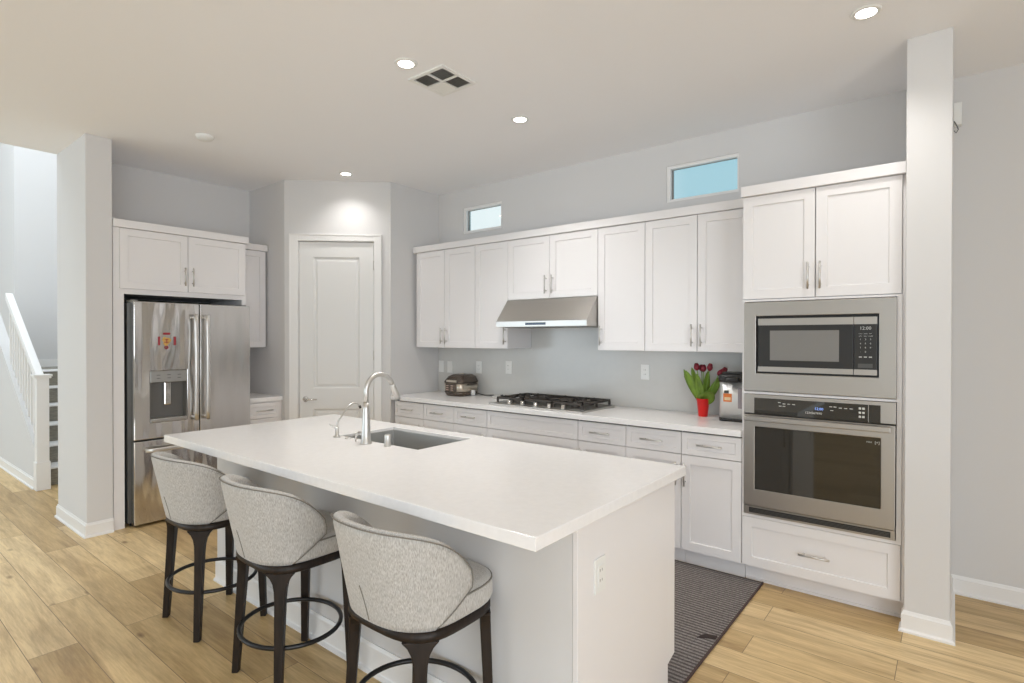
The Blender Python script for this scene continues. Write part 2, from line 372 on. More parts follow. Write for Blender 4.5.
struct(MB().holed(FYB, [-10.2, -8.75, -5.25, -4.45, -2.55, .6, 3.9, 4.3], [0, .05, 2.6, 5.5], {(1, 1), (3, 1), (5, 1)}, -8.6, -8.5).build('wall_front', WALL))
struct(MB().box(-10.2, -10.1, -8.5, -1.6, 0, 5.5).build('wall_hall', WALL))
struct(MB().box(-10.1, -8.4, -2.48, -1.6, 0, 5.5).build('wall_stairwell', WALL))
struct(MB().box(-8.4, -4.74, -1.6, -1.5, 0, 5.5).build('wall_stair_side', WALL))
struct(MB().box(-4.74, -4.64, -8.5, -1.5, H + .3, 5.5).build('wall_upper', WALL))
struct(MB().holed(Frame((0, 0, 5.5), (1, 0, 0), (0, 0, 1)), [0, 1], [0, 1], set(), 0, .01).v and MB().box(-10.2, -4.64, -8.6, -1.5, 5.5, 5.6).build('ceiling_stairwell', CEIL))

def window(n, R, frame=.032, label=None, sash=True):
    x0, x1, z0, z1 = R; r = None
    fr = MB().holed(FYB, [x0, x0 + frame, x1 - frame * .4, x1], [z0, z0 + frame * .7, z1 - frame * .8, z1], {(1, 1)}, .006, .060).build('window_frame', TRIM, None, bevel=.003)
    fr.name = 'window_%d' % n
    struct(fr, label)
    MB().box(x0 + frame * .8, x1 - frame * .3, .046, .050, z0 + frame * .5, z1 - frame * .6).build('window_pane', GLASS, fr)
    MB().holed(FYB, [x0 + frame, x0 + frame + .012, x1 - frame * .4 - .004, x1 - frame * .4], [z0 + frame * .7, z0 + frame * .7 + .004, z1 - frame * .8 - .004, z1 - frame * .8], {(1, 1)}, .034, .045).build('gasket', MIDGREY, fr)
    return fr
window(1, W1, .036, 'small high window in the kitchen wall left of the hood')
window(2, W2, .030, 'small high window in the kitchen wall near the oven cabinet')

def baseboard(name, pts, h=.135, t=.011, m=TRIM):
    """pts: wall line on the floor, room side on the right of the walking direction"""
    b = MB()
    n = len(pts); P = [Vector((p[0], p[1], 0)) for p in pts]
    def offs(d):
        out = []
        for i in range(n):
            ns = []
            if i > 0: t_ = (P[i] - P[i - 1]).normalized(); ns.append(Vector((t_.y, -t_.x, 0)))
            if i < n - 1: t_ = (P[i + 1] - P[i]).normalized(); ns.append(Vector((t_.y, -t_.x, 0)))
            if len(ns) == 1: out.append(P[i] + ns[0] * d)
            else:
                k = (ns[0] + ns[1]).normalized(); out.append(P[i] + k * (d / max(.3, k.dot(ns[0]))))
        return out
    prof = [(0, 0), (t + .010, 0), (t + .010, .010), (t + .002, .016), (t, .020), (t, h - .018), (t - .004, h - .014), (t - .008, h), (0, h)]
    rows = [[o + Vector((0, 0, z)) for o in offs(d)] for d, z in prof]
    V = [rows[k][i] for i in range(n) for k in range(len(prof))]; m_ = len(prof)
    fs = [(i * m_ + k, i * m_ + (k + 1) % m_, (i + 1) * m_ + (k + 1) % m_, (i + 1) * m_ + k) for i in range(n - 1) for k in range(m_)]
    fs += [tuple(range(m_)), tuple(range((n - 1) * m_, n * m_))]
    b.add(V, fs)
    return b.build(name, m)
struct(baseboard('baseboard_stub', [(-4.74, -2.68), (-4.74, -2.845), (-3.98, -2.845), (-3.98, -2.68)][::-1][::-1], .105))
struct(baseboard('baseboard_column', [(.803, -.62), (.803, -.69), (.985, -.69), (.985, -.004)], .105))
struct(baseboard('baseboard_back', [(.987, 0), (4.19, 0)][::1], .105))
struct(baseboard('baseboard_right', [(4.2, -.02), (4.2, -8.48)], .105))
struct(baseboard('baseboard_hall', [(-10.09, -8.4), (-10.09, -2.50)], .105))

# ------------------------------------------------------------------ pantry door
cas = MB()
for (a, b_, c, d_) in ((DU0 - .072, DU0 + .006, 0, DZ + .055), (DU1 - .006, DU1 + .062, 0, DZ + .055)):
    cas.fbox(FD, a, b_, c, d_, 0, .016)
cas.fbox(FD, DU0 + .006, DU1 - .006, DZ - .006, DZ + .055, 0, .016)
for (a, b_, c, d_) in ((DU0 - .072, DU0 - .060, 0, DZ + .055), (DU1 + .050, DU1 + .062, 0, DZ + .055)):
    cas.fbox(FD, a, b_, c, d_, .016, .022)
cas.fbox(FD, DU0 - .072, DU1 + .062, DZ + .043, DZ + .055, .016, .022)
cas.fbox(FD, DU0, DU0 + .010, 0, DZ, -.12, 0); cas.fbox(FD, DU1 - .010, DU1, 0, DZ, -.12, 0); cas.fbox(FD, DU0, DU1, DZ - .010, DZ, -.12, 0)
struct(cas.build('trim_1', TRIM, bevel=.0015), 'white casing around the pantry door')
dr = MB(); s0, s1 = DU0 + .0145, DU1 - .0145
ra, rb, rc, rd_, re_, rf = s0, .262, .695, s1, .79, .985
zs_ = [.012, .21, .79, .985, 2.238, DZ - .015]
dr.holed(FD, [s0, rb, rc, s1], zs_, {(1, 1), (1, 3)}, -.045, -.010)
def raised(b, F, u0, u1, z0, z1, d):
    def ring(a, q): return [F.p(u0 + a, z0 + a, d + q), F.p(u1 - a, z0 + a, d + q), F.p(u1 - a, z1 - a, d + q), F.p(u0 + a, z1 - a, d + q)]
    V = ring(0, 0) + ring(.014, -.012) + ring(.024, -.012) + ring(.040, -.005); fs = []
    for k in range(3):
        for i in range(4): j = (i + 1) % 4; fs.append((4 * k + i, 4 * k + j, 4 * k + 4 + j, 4 * k + 4 + i))
    fs.append((12, 13, 14, 15)); b.add(V, fs)
raised(dr, FD, rb, rc, zs_[1], zs_[2], -.010); raised(dr, FD, rb, rc, zs_[3], zs_[4], -.010)
door = dr.build('door_1', DOORP, weld=True); struct(door, 'white two-panel pantry door set across the corner')
hb = MB(); hb.lathe([(.027, 0), (.027, .006), (.012, .010), (.011, .045)], FD.p(s0 + .058, .885, -.010), 20, FD.d)
hb.tube([FD.p(s0 + .058, .885, .034), FD.p(s0 + .10, .886, .038), FD.p(s0 + .175, .884, .036)], [.010, .009, .007], 10)
hb.build('door_handle', CHROME, door)
for z in (2.16, 1.30, .22): MB().tube([FD.p(s1 + .003, z - .045, -.004), FD.p(s1 + .003, z + .045, -.004)], .0055, 8).build('hinge', NICKEL, door)
MB().fbox(FD, s0 - .0, s1 + .0, 0, DZ, -.119, -.10).build('door_gap_shade', GAP, door)  # dark sheet added for the shadow line around the door slab

# ------------------------------------------------------------------ cabinets
RV = .0016
def carcass(F, u0, u1, z0, z1, d1, toe=0, d0=.002):
    b = MB()
    b.fbox(F, u0, u1, z0 + toe, z1, d0, d1)
    if toe: b.fbox(F, u0, u1, z0, z0 + toe, d0, d1 - .055)
    return b
def front(F, kind, u0, u1, z0, z1, d, parent, handle=None, hl=.15, st=.055):
    o = MB().shaker(F, u0 + RV, u1 - RV, z0 + RV, z1 - RV, d + .0015, d + .020, st if kind == 'door' else min(st, (z1 - z0) * .24)).build(kind, CAB, parent)
    if handle:
        u, z, vert = handle; pull(F, u, z, d + .020, hl, vert, o)
    return o
UB, UT = 1.374, 2.308
UG = 'white wall cabinets above the kitchen worktop'
def upper(u0, u1, z0, doors, label):
    t = thing('upper_cabinet', label, 'cabinet', ((u0 + u1) / 2, -.17, z0), UG)
    carcass(FY, u0 + .0008, u1 - .0008, z0, UT, .330).build('cabinet_body', CAB, t)
    MB().fbox(FY, u0 + .003, u1 - .003, z0 + .004, UT - .004, .330, .3312).build('front_gap_shade', GAP, t)  # dark sheet added behind the doors for the shade in their gaps
    for a, b_, hu in doors: front(FY, 'door', a, b_, z0, UT, .330, t, (hu, z0 + .113, True) if hu is not None else None)
    return t
upper(-3.195, -2.408, UB, [(-3.195, -2.798, -2.828), (-2.798, -2.408, -2.768)], 'white two-door wall cabinet at the far left end of the run by the corner')
upper(-2.408, -2.026, UB, [(-2.408, -2.026, -2.051)], 'white single-door wall cabinet just left of the range hood')
upper(-2.026, -1.142, 1.792, [(-2.026, -1.588, -1.621), (-1.588, -1.142, -1.554)], 'short white two-door wall cabinet directly above the range hood')
upper(-1.142, -.755, UB, [(-1.142, -.755, -1.110)], 'white single-door wall cabinet just right of the range hood')
upper(-.755, -.001, UB, [(-.755, -.373, -.405), (-.373, -.001, -.341)], 'white two-door wall cabinet beside the tall oven cabinet')
def crown(name, pts, z0, z1, label):
    """flat crown board; pts the outline in plan"""
    b = MB().prism([(x, y, z0) for x, y in pts], (0, 0, z1 - z0)); b2 = b.build(name, CAB, loc=(pts[0][0], pts[0][1], z0), bevel=.003)
    return tag(b2, label, 'moulding')
crown('crown_molding', [(-3.225, -.003), (-3.225, -.366), (-.007, -.366), (-.007, -.003)], UT + .001, 2.368, 'long white crown board capping the wall cabinets beneath the high windows')
crown('crown_molding', [(-.002, -.003), (-.002, -.380), (-.006, -.380), (-.006, -.640), (.800, -.640), (.800, -.003)], UT + .001, 2.369, 'white crown board capping the tall oven cabinet beside the column')

# base cabinets
def base(u0, u1, cols, label, group='white base cabinets under the kitchen worktop'):
    t = thing('base_cabinet', label, 'cabinet', ((u0 + u1) / 2, -.3, 0), group)
    carcass(FY, u0 + .0008, u1 - .0008, 0, .874, .600, .105).build('cabinet_body', CAB, t)
    MB().fbox(FY, u0 + .003, u1 - .003, .112, .870, .600, .6012).build('front_gap_shade', GAP, t)
    for (a, b_, spec) in cols:
        if spec == 'hood':
            front(FY, 'drawer', a, b_, .722, .866, .600, t)
            front(FY, 'drawer', a, b_, .415, .722, .600, t, ((a + b_) / 2, .60, False)); front(FY, 'drawer', a, b_, .11, .415, .600, t, ((a + b_) / 2, .30, False))
        else:
            front(FY, 'drawer', a, b_, .722, .866, .600, t, ((a + b_) / 2, .795, False), .155)
            hu = b_ - .028 if spec == 'R' else a + .028
            front(FY, 'door', a, b_, .11, .722, .600, t, (hu, .60, True))
    return t
base(-3.20, -2.41, [(-3.20, -2.80, 'R'), (-2.80, -2.41, 'L')], 'white two-drawer two-door base cabinet at the far left end by the corner')
base(-2.41, -2.03, [(-2.41, -2.03, 'R')], 'narrow white base cabinet just left of the cooktop cabinet')
base(-2.03, -1.15, [(-2.03, -1.15, 'hood')], 'wide white drawer cabinet directly under the gas cooktop')
base(-1.15, -.766, [(-1.15, -.766, 'L')], 'narrow white base cabinet just right of the cooktop cabinet')
base(-.766, -.375, [(-.766, -.375, 'R')], 'white base cabinet partly hidden behind the island corner')
base(-.375, -.001, [(-.375, -.001, 'L')], 'white base cabinet under the tulips, touching the tall oven cabinet')
ct = MB().box(-3.230, -.001, -.645, -.013, .8765, .914).build('kitchen_worktop', QUARTZ, loc=(-1.6, -.3, .8765), bevel=.002); tag(ct, 'long white quartz worktop along the kitchen wall, holding the cooktop', 'worktop')
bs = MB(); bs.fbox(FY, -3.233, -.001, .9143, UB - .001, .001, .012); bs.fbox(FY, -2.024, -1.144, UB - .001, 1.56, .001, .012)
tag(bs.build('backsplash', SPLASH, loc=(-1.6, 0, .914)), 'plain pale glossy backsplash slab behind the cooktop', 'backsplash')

# ------------------------------------------------------------------ tall oven cabinet with microwave and oven
TW = .786
t = thing('oven_cabinet', 'tall white cabinet holding the microwave and the wall oven', 'cabinet', (.39, -.3, 0))
b = MB()
b.fbox(FY, .0005, .019, .105, UT, .002, .600); b.fbox(FY, TW - .018, .800, .105, UT, .002, .600)
b.fbox(FY, .019, TW - .018, .105, UT, .002, .014)
for z0, z1 in ((.105, .400), (.400, .4225), (1.139, 1.153), (1.684, UT)): b.fbox(FY, .019, TW - .018, z0, z1, .014, .600)
b.fbox(FY, .0005, .800, 0, .105, .002, .535); b.fbox(FY, .005, .800, 0, .014, .535, .545)
b.build('cabinet_body', CAB, t)
MB().fbox(FY, .003, TW - .002, .112, .398, .600, .6012).build('front_gap_shade', GAP, t)
MB().fbox(FY, .003, TW - .002, 1.700, UT - .004, .600, .6012).build('front_gap_shade', GAP, t)
fs_ = MB(); fs_.holed(FY, [.0005, .012, .765, .787], [.404, .4225, 1.139, 1.152, 1.684, 1.695], {(1, 1), (1, 3)}, .600, .620); fs_.build('face_frame', CAB, t)
MB().fbox(FY, .788, .801, .105, 2.20, .600, .612).build('filler_strip', CAB, t)
front(FY, 'drawer', 0, TW, .11, .404, .600, t, (.391, .252, False), .155, .055)
front(FY, 'door', 0, .388, 1.697, UT, .600, t, (.355, 1.818, True)); front(FY, 'door', .388, TW, 1.697, UT, .600, t, (.415, 1.818, True))

t = thing('microwave', 'built-in stainless microwave above the wall oven', 'microwave', (.39, -.6, 1.155))
MB().holed(FY, [.0125, .080, .688, .7645], [1.1555, 1.262, 1.597, 1.680], {(1, 1)}, .601, .632).build('trim_kit', STEELH, t, bevel=.003)
MB().fbox(FY, .030, .748, 1.170, 1.670, .20, .600).build('microwave_case', BLACK, t)
dm = MB().fbox(FY, .091, .573, 1.273, 1.582, .602, .626).build('door', BLACK, t, bevel=.002)
MB().fbox(FY, .091, .573, 1.543, 1.582, .6262, .6300).build('top_strip', STEELH, dm); MB().fbox(FY, .091, .573, 1.273, 1.302, .6262, .6300).build('bottom_strip', STEELH, dm)
MB().fbox(FY, .156, .506, 1.340, 1.512, .6262, .6275).build('door_window', MWIN, dm)
cp = MB().fbox(FY, .5755, .680, 1.273, 1.582, .602, .626).build('control_panel', BLACK, t, bevel=.002)
MB().fbox(FY, .5755, .680, 1.543, 1.582, .6262, .6300).build('top_strip', STEELH, cp); MB().fbox(FY, .5755, .680, 1.273, 1.302, .6262, .6300).build('bottom_strip', STEELH, cp)
MB().text(FY, '12:00', .627, 1.521, .6262, .024).build('display', MARK, cp)
k = MB()
for r_, row in enumerate(['AUTO COOK POP', 'SOFT MELT WARM']):
    for c_, wd in enumerate(row.split()): k.text(FY, wd, .605 + .0225 * c_, 1.492 - .013 * r_, .6262, .0062)
for r_ in range(4):
    for c_ in range(3):
        k.text(FY, ['123', '456', '789', '·0·'][r_][c_], .605 + .0225 * c_, 1.462 - .022 * r_, .6262, .012)
for c_ in range(3): k.fbox(FY, .598 + .0225 * c_, .612 + .0225 * c_, 1.366, 1.371, .6262, .6266)
k.build('keypad', MARK, cp); MB().fbox(FY, .594, .660, 1.311, 1.333, .6262, .6272).build('button', DKGREY, cp)

t = thing('wall_oven', 'stainless built-in wall oven with dark glass door below the microwave', 'oven', (.39, -.6, .427))
MB().fbox(FY, .030, .750, .440, 1.130, .10, .600).build('oven_case', BLACK, t)
MB().fbox(FY, .0155, .7625, 1.024, 1.137, .602, .636).build('control_housing', STEELH, t, bevel=.003)
cp = MB().fbox(FY, .074, .642, 1.024, 1.118, .6365, .6385).build('control_panel', BGLASS, t); MB().fbox(FY, .645, .697, 1.024, 1.118, .6365, .6385).build('control_panel', BGLASS, t)
k = MB()
for u, z, n in ((.21, 1.098, 1), (.235, 1.092, 1), (.26, 1.092, 1), (.285, 1.092, 1), (.215, 1.078, 2), (.235, 1.078, 1), (.47, 1.094, 1), (.49, 1.094, 1), (.515, 1.090, 1), (.54, 1.090, 1), (.565, 1.090, 1), (.475, 1.074, 1)):
    k.fbox(FY, u - .007, u + .007, z - .002, z + .002, .6386, .6390)
k.text(FY, '1234567890', .385, 1.052, .6386, .017)
for r_ in range(3): k.fbox(FY, .600, .611, 1.090 - .022 * r_, 1.101 - .022 * r_, .6386, .6390); k.fbox(FY, .616, .627, 1.090 - .022 * r_, 1.101 - .022 * r_, .6386, .6390)
k.build('panel_print', MARK, cp)
MB().text(FY, '12:00', .412, 1.077, .6386, .020).build('display', BLUE, cp)
od = MB().holed(FY, [.0165, .077, .699, .7615], [.478, .578, .948, 1.018], {(1, 1)}, .602, .640).build('door', STEELH, t, bevel=.003)
MB().fbox(FY, .070, .706, .572, .954, .628, .637).build('door_window', BGLASS, od)
MB().text(FY, 'MAX', .648, .922, .6372, .012).text(FY, '[+]', .683, .922, .6372, .018).build('window_print', MARK, od)
hb = MB(); hb.fbox(FY, .028, .745, .985, 1.014, .668, .690)
for u in (.055, .718): hb.fbox(FY, u - .012, u + .012, .992, 1.008, .636, .672)
hb.build('handle', STEELH, od, bevel=.004)
MB().fbox(FY, .0165, .7615, .4245, .474, .602, .632).build('bottom_trim', STEELH, t, bevel=.002)
g = MB(); g.fbox(FY, .045, .742, .437, .466, .6315, .6345); g.build('vent_grille', BLACK, t)
g = MB()
for z in (.444, .451, .458): g.fbox(FY, .050, .737, z - .001, z + .001, .6345, .637)
g.build('vent_slat', DKGREY, t)

# ------------------------------------------------------------------ range hood
t = thing('range_hood', 'stainless under-cabinet range hood above the gas cooktop', 'range hood', (-1.58, -.25, 1.556))
hx0, hx1 = -2.028, -1.146
b = MB().prism([(hx0, -.014, 1.600), (hx0, -.503, 1.606), (hx0, -.3535, 1.789), (hx0, -.014, 1.789)], (hx1 - hx0, 0, 0)).build('hood_canopy', STEEL, t)
b = MB().prism([(hx0, -.014, 1.558), (hx0, -.505, 1.558), (hx0, -.505, 1.6055), (hx0, -.014, 1.5995)], (hx1 - hx0, 0, 0)).build('hood_lip', STEEL, t, bevel=.002)
MB().fbox(FY, -1.72, -1.52, 1.572, 1.592, .5052, .5065).build('control_strip', mat('navy_strip', (.012, .03, .06), .2), t)
for u in (-1.80, -1.36): MB().fbox(FY, u - .19, u + .19, 1.5535, 1.5575, .10, .44).build('filter', MIDGREY, t)

# ------------------------------------------------------------------ gas cooktop
t = thing('gas_cooktop', 'stainless five-burner gas cooktop with black grates on the worktop', 'cooktop', (-1.595, -.3, .9145))
cx0, cx1 = -2.052, -1.140
MB().box(cx0, cx1, -.575, -.065, .9145, .926).build('cooktop_plate', STEEL, t, bevel=.004)
MB().box(cx0 + .02, cx1 - .02, -.505, -.080, .926, .929).build('burner_tray', mat('tray_steel', (.22, .20, .18), .35, .8), t)
gw = (cx1 - cx0 - .06) / 3
for i in range(3):
    g0 = cx0 + .03 + i * gw; g1 = g0 + gw - .006; b = MB(); zt, zb = .974, .958
    for (x0, x1, y0, y1) in ((g0, g1, -.505, -.491), (g0, g1, -.094, -.080), (g0, g0 + .014, -.505, -.08), (g1 - .014, g1, -.505, -.08), (g0, g1, -.300, -.287)):
        b.box(x0, x1, y0, y1, zb, zt)
    xm = (g0 + g1) / 2
    for yc in (-.395, -.190) if i != 1 else (-.293,):
        b.box(g0, xm - .030, yc - .006, yc + .006, zb, zt + .004); b.box(xm + .030, g1, yc - .006, yc + .006, zb, zt + .004)
        b.box(xm - .006, xm + .006, yc + .030, yc + .095, zb, zt + .004); b.box(xm - .006, xm + .006, yc - .095, yc - .030, zb, zt + .004)
        for q_ in (-.07, .07): b.box(xm + q_ - .004, xm + q_ + .004, -.495, -.09, zb, zt)
        if i == 1:
            b.box(xm - .006, xm + .006, -.50, yc - .06, zb, zt + .004); b.box(xm - .006, xm + .006, yc + .06, -.085, zb, zt + .004)
    for x in (g0 + .007, g1 - .007):
        for y in (-.498, -.087, -.293): b.box(x - .008, x + .008, y - .008, y + .008, .9292, zb + .002)
    b.build('grate', IRON, t, bevel=.002, seg=1)
for (x, y, r_) in ((cx0 + .03 + gw / 2, -.395, .040), (cx0 + .03 + gw / 2, -.190, .034), (-1.596, -.293, .055), (cx1 - .03 - gw / 2, -.395, .034), (cx1 - .03 - gw / 2, -.190, .042)):
    MB().lathe([(r_, 0), (r_, .010), (r_ * .8, .012), (r_ * .8, .020), (r_ * .74, .024)], (x, y, .9292), 20).build('burner', IRON, t)
for i in range(5):
    x = -1.596 + (i - 2) * .131
    kb = MB().lathe([(.021, 0), (.021, .006), (.0165, .008), (.0155, .030), (.013, .033)], (x, -.535, .9262), 18); kb.box(x - .003, x + .003, -.551, -.519, .957, .962)
    kb.build('knob', CHROME, t)

# ------------------------------------------------------------------ electrical outlets
def outlet(F, u, z, d, label, kind='duplex', group=None):
    t = thing('electrical_outlet' if kind == 'duplex' else 'light_switch', label, 'outlet' if kind == 'duplex' else 'switch', F.p(u, z, d), group)
    MB().fbox(F, u - .036, u + .036, z - .059, z + .059, d + .0005, d + .006).build('cover_plate', PLASTW, t, bevel=.002)
    MB().fbox(F, u - .017, u + .017, z - .034, z + .034, d + .006, d + .0085).build('receptacle', PLASTW, t, bevel=.001)
    if kind == 'duplex':
        b = MB()
        for s in (-1, 1):
            b.fbox(F, u - .008, u - .0055, z + s * .017 - .004, z + s * .017 + .005, d + .0085, d + .0088); b.fbox(F, u + .0055, u + .008, z + s * .017 - .004, z + s * .017 + .005, d + .0085, d + .0088)
        b.build('slots', DKGREY, t)
    return t
outlet(FY, -3.185, 1.172, .012, 'white wall plate nearest the corner, up behind the left end of the worktop', 'switch')
outlet(FY, -3.06, 1.170, .012, 'white switch plate second from the corner, above the rice cooker side', 'switch')
outlet(FY, -2.66, 1.178, .012, 'white outlet on the backsplash right above the rice cooker')
outlet(FY, -2.285, 1.190, .012, 'white outlet on the backsplash left of the cooktop')
outlet(FY, -.907, 1.200, .012, 'white outlet on the backsplash between cooktop and tulips')

# ------------------------------------------------------------------ refrigerator wall
fx = -4.0
t = thing('fridge_cabinet', 'white surround cabinet with two doors over the refrigerator', 'cabinet', (-4.3, -2.15, 0))
b = MB(); b.fbox(FX, -2.672, -2.600, 0, UT, XW + .003, fx); b.fbox(FX, -1.697, -1.662, 0, UT, XW + .003, fx)
b.fbox(FX, -2.600, -1.697, 1.805, UT, XW + .003, fx); b.build('cabinet_body', CAB, t)
MB().fbox(FX, -2.629, -1.679, 1.848, UT - .006, fx, fx + .0012).build('front_gap_shade', GAP, t)
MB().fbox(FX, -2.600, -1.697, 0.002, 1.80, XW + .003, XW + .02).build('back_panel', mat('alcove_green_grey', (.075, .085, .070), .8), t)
FXc = Frame((fx, 0, 0), (0, 1, 0), (1, 0, 0))
front(FXc, 'door', -2.634, -2.150, 1.843, UT, 0, t, (-2.180, 1.968, True)); front(FXc, 'door', -2.150, -1.674, 1.843, UT, 0, t, (-2.118, 1.968, True))
crown('crown_molding', [(XW + .003, -2.676), (-3.965, -2.676), (-3.965, -1.650), (XW + .003, -1.650)], UT + .001, 2.368, 'white crown board capping the cabinet over the refrigerator')

t = thing('refrigerator', 'stainless french-door refrigerator with water dispenser in its left door', 'refrigerator', (-4.25, -2.12, 0))
MB().fbox(FX, -2.583, -1.690, .03, 1.735, -4.58, -3.990).build('fridge_body', mat('fridge_side', (.11, .11, .105), .4, .4), t)
b = MB()
for y in (-2.54, -1.74):
    for x in (-4.5, -4.03): b.lathe([(.02, 0), (.02, .031)], (x, y, 0), 12)
b.build('foot', BLACK, t)
for y in (-2.55, -1.71): MB().box(-4.06, -3.93, y - .02, y + .02, 1.736, 1.758).build('hinge_cover', MIDGREY, t, bevel=.004)
d0, d1 = -3.985, -3.915
yl0, ym, yr1 = -2.563, -2.088, -1.664
h0, h1, hz0, hz1 = -2.452, -2.186, .800, 1.205
ld = MB().holed(FX, [yl0, h0, h1, ym - .003], [.676, hz0, hz1, 1.747], {(1, 1)}, d0, d1).build('door', FRSTW, t, bevel=.006, seg=3)
MB().fbox(FX, h0 + .001, h1 - .001, 1.115, hz1 - .001, d0 + .02, d1 + .002).build('dispenser_panel', mat('panel_silver', (.42, .42, .41), .35, .8), ld, bevel=.003)
b = MB(); b.fbox(FX, h0 + .001, h1 - .001, hz0 + .001, 1.115, d0 - .000, d0 + .004)
b.fbox(FX, h0 + .0005, h0 + .008, hz0 + .001, 1.115, d0 + .004, d1); b.fbox(FX, h1 - .008, h1 - .0005, hz0 + .001, 1.115, d0 + .004, d1)
b.build('dispenser_recess', mat('recess_grey', (.16, .155, .145), .4, .3), ld)
MB().fbox(FX, h0 + .001, h1 - .001, hz0 + .001, hz0 + .03, d0 + .004, d1 + .004).build('drip_tray', mat('tray_grey', (.45, .44, .42), .3, .8), ld, bevel=.003)
MB().fbox(FX, (h0 + h1) / 2 - .026, (h0 + h1) / 2 + .026, .93, 1.115, d0 + .012, d0 + .045).build('paddle', CHROME, ld, bevel=.008)
dg = MB()
for c_ in range(3):
    for r_ in range(2): dg.fbox(FX, h0 + .045 + c_ * .075, h0 + .070 + c_ * .075, 1.145 + r_ * .025, 1.149 + r_ * .025, d1 + .0021, d1 + .0026)
dg.build('panel_print', DKGREY, ld)
rd = MB().fbox(FX, ym + .003, yr1, .676, 1.747, d0, d1).build('door', FRST, t, bevel=.006, seg=3)
fd = MB().fbox(FX, yl0, yr1, .022, .664, d0, d1).build('drawer', FRSTW, t, bevel=.006, seg=3)
HANDM = mat('handle_steel', (.72, .705, .68), .36, 1)
def fhandle(par, P0, P1, n=12, wd=.0145, th=.009, bow=.012):
    P0, P1 = Vector(P0), Vector(P1); ax = (P1 - P0).normalized(); sd = ax.cross(Vector((1, 0, 0))); b = MB(); R = []
    for i in range(n + 1):
        c = P0.lerp(P1, i / n) + Vector((bow * math.sin(PI * i / n), 0, 0))
        R.append([c + sd * (wd * math.cos(a)) * (1 / max(abs(math.cos(a)), abs(math.sin(a)))) ** .8 + Vector((th * math.sin(a) * (1 / max(abs(math.cos(a)), abs(math.sin(a)))) ** .8, 0, 0)) for a in [2 * PI * (k + .5) / 16 for k in range(16)]])
    b.rings(R)
    for q in (.03, .97): c = P0.lerp(P1, q); b.tube([c + Vector((-.052, 0, 0)), c + Vector((.001, 0, 0))], wd * .8, 12)
    b.build('handle', HANDM, par)
fhandle(ld, (-3.865, -2.133, .79), (-3.865, -2.133, 1.66)); fhandle(rd, (-3.865, -2.043, .79), (-3.865, -2.043, 1.66))
fhandle(fd, (-3.865, -2.50, .595), (-3.865, -1.73, .595))
# magnets on the left fridge door
def mag(name, label, mb, m):
    tag(mb.build(name, m, loc=FX.p(-2.36, 1.46, d1)), label, 'magnet')
MY, MZ, MS = -2.338, 1.440, .5
for u0, u1, z0, z1, lab in ((-.118, -.090, -.05, .055, 'narrow red bar magnet left of the gold fridge magnet'), (.108, .140, -.05, .055, 'narrow red bar magnet right of the gold fridge magnet'), (-.045, .055, .078, .105, 'horizontal red bar magnet above the gold fridge magnet')):
    b = MB().fbox(FX, MY + u0 * MS, MY + u1 * MS, MZ + z0 * MS * 1.3, MZ + z1 * MS * 1.3, d1 + .0005, d1 + .004); mag('fridge_magnet', lab, b, MRED)
b = MB(); pts = []
for i in range(20):
    a = 2 * PI * i / 20; rr_ = .030 + .006 * math.sin(3 * a + .5) + .003 * math.sin(7 * a)
    pts.append(FX.p(MY + rr_ * math.cos(a) * .95, MZ + rr_ * math.sin(a) * 1.1, d1 + .0005))
b.prism(pts, (.006, 0, 0)); tm = thing('fridge_magnet', 'gold and orange figure magnet in the middle of the fridge magnets', 'magnet', FX.p(MY, MZ, d1))
b.build('magnet_body', GOLD, tm)
b = MB(); b.fbox(FX, MY - .018, MY + .016, MZ - .012, MZ - .006, d1 + .0066, d1 + .0080); b.fbox(FX, MY - .002, MY + .004, MZ - .018, MZ + .018, d1 + .0066, d1 + .0080); b.fbox(FX, MY - .014, MY + .012, MZ + .008, MZ + .014, d1 + .0066, d1 + .0080)
b.build('brush_marks', MRED, tm)
b = MB().tube([FX.p(MY + .010 * math.cos(a), MZ - .050 + .010 * math.sin(a), d1 + .005) for a in [2 * PI * i / 16 for i in range(16)]], .0045, 8, True)
mag('fridge_magnet', 'small round red ring magnet under the gold fridge magnet', b, MRED)

# nook beside the refrigerator
t = thing('nook_base_cabinet', 'narrow white base cabinet between refrigerator and pantry corner', 'cabinet', (-4.3, -1.48, 0))
FXn = Frame((-4.02, 0, 0), (0, 1, 0), (1, 0, 0))
b = MB(); b.fbox(FX, -1.660, -1.312, .105, .874, XW + .002, -4.02); b.fbox(FX, -1.660, -1.312, 0, .105, XW + .002, -4.08); b.build('cabinet_body', CAB, t)
front(FXn, 'drawer', -1.660, -1.345, .722, .866, 0, t, (-1.50, .795, False), .155); front(FXn, 'door', -1.660, -1.345, .11, .722, 0, t, (-1.63, .60, True))
tag(MB().box(XW + .002, -4.0, -1.661, -1.311, .8765, .914).build('nook_worktop', QUARTZ, loc=(-4.3, -1.48, .8765), bevel=.002), 'short white worktop between refrigerator and pantry corner', 'worktop')
t = thing('nook_upper_cabinet', 'narrow white wall cabinet right of the refrigerator cabinet', 'cabinet', (-4.45, -1.48, 1.374))
FXu = Frame((-4.295, 0, 0), (0, 1, 0), (1, 0, 0))
MB().fbox(FX, -1.660, -1.330, 1.374, UT, XW + .002, -4.295).build('cabinet_body', CAB, t)
front(FXu, 'door', -1.660, -1.330, 1.374, UT, 0, t, (-1.63, 1.487, True))
crown('crown_molding', [(XW + .003, -1.648), (-4.262, -1.648), (-4.262, -1.318), (XW + .003, -1.318)], UT + .001, 2.368, 'short white crown board over the narrow nook cabinet')

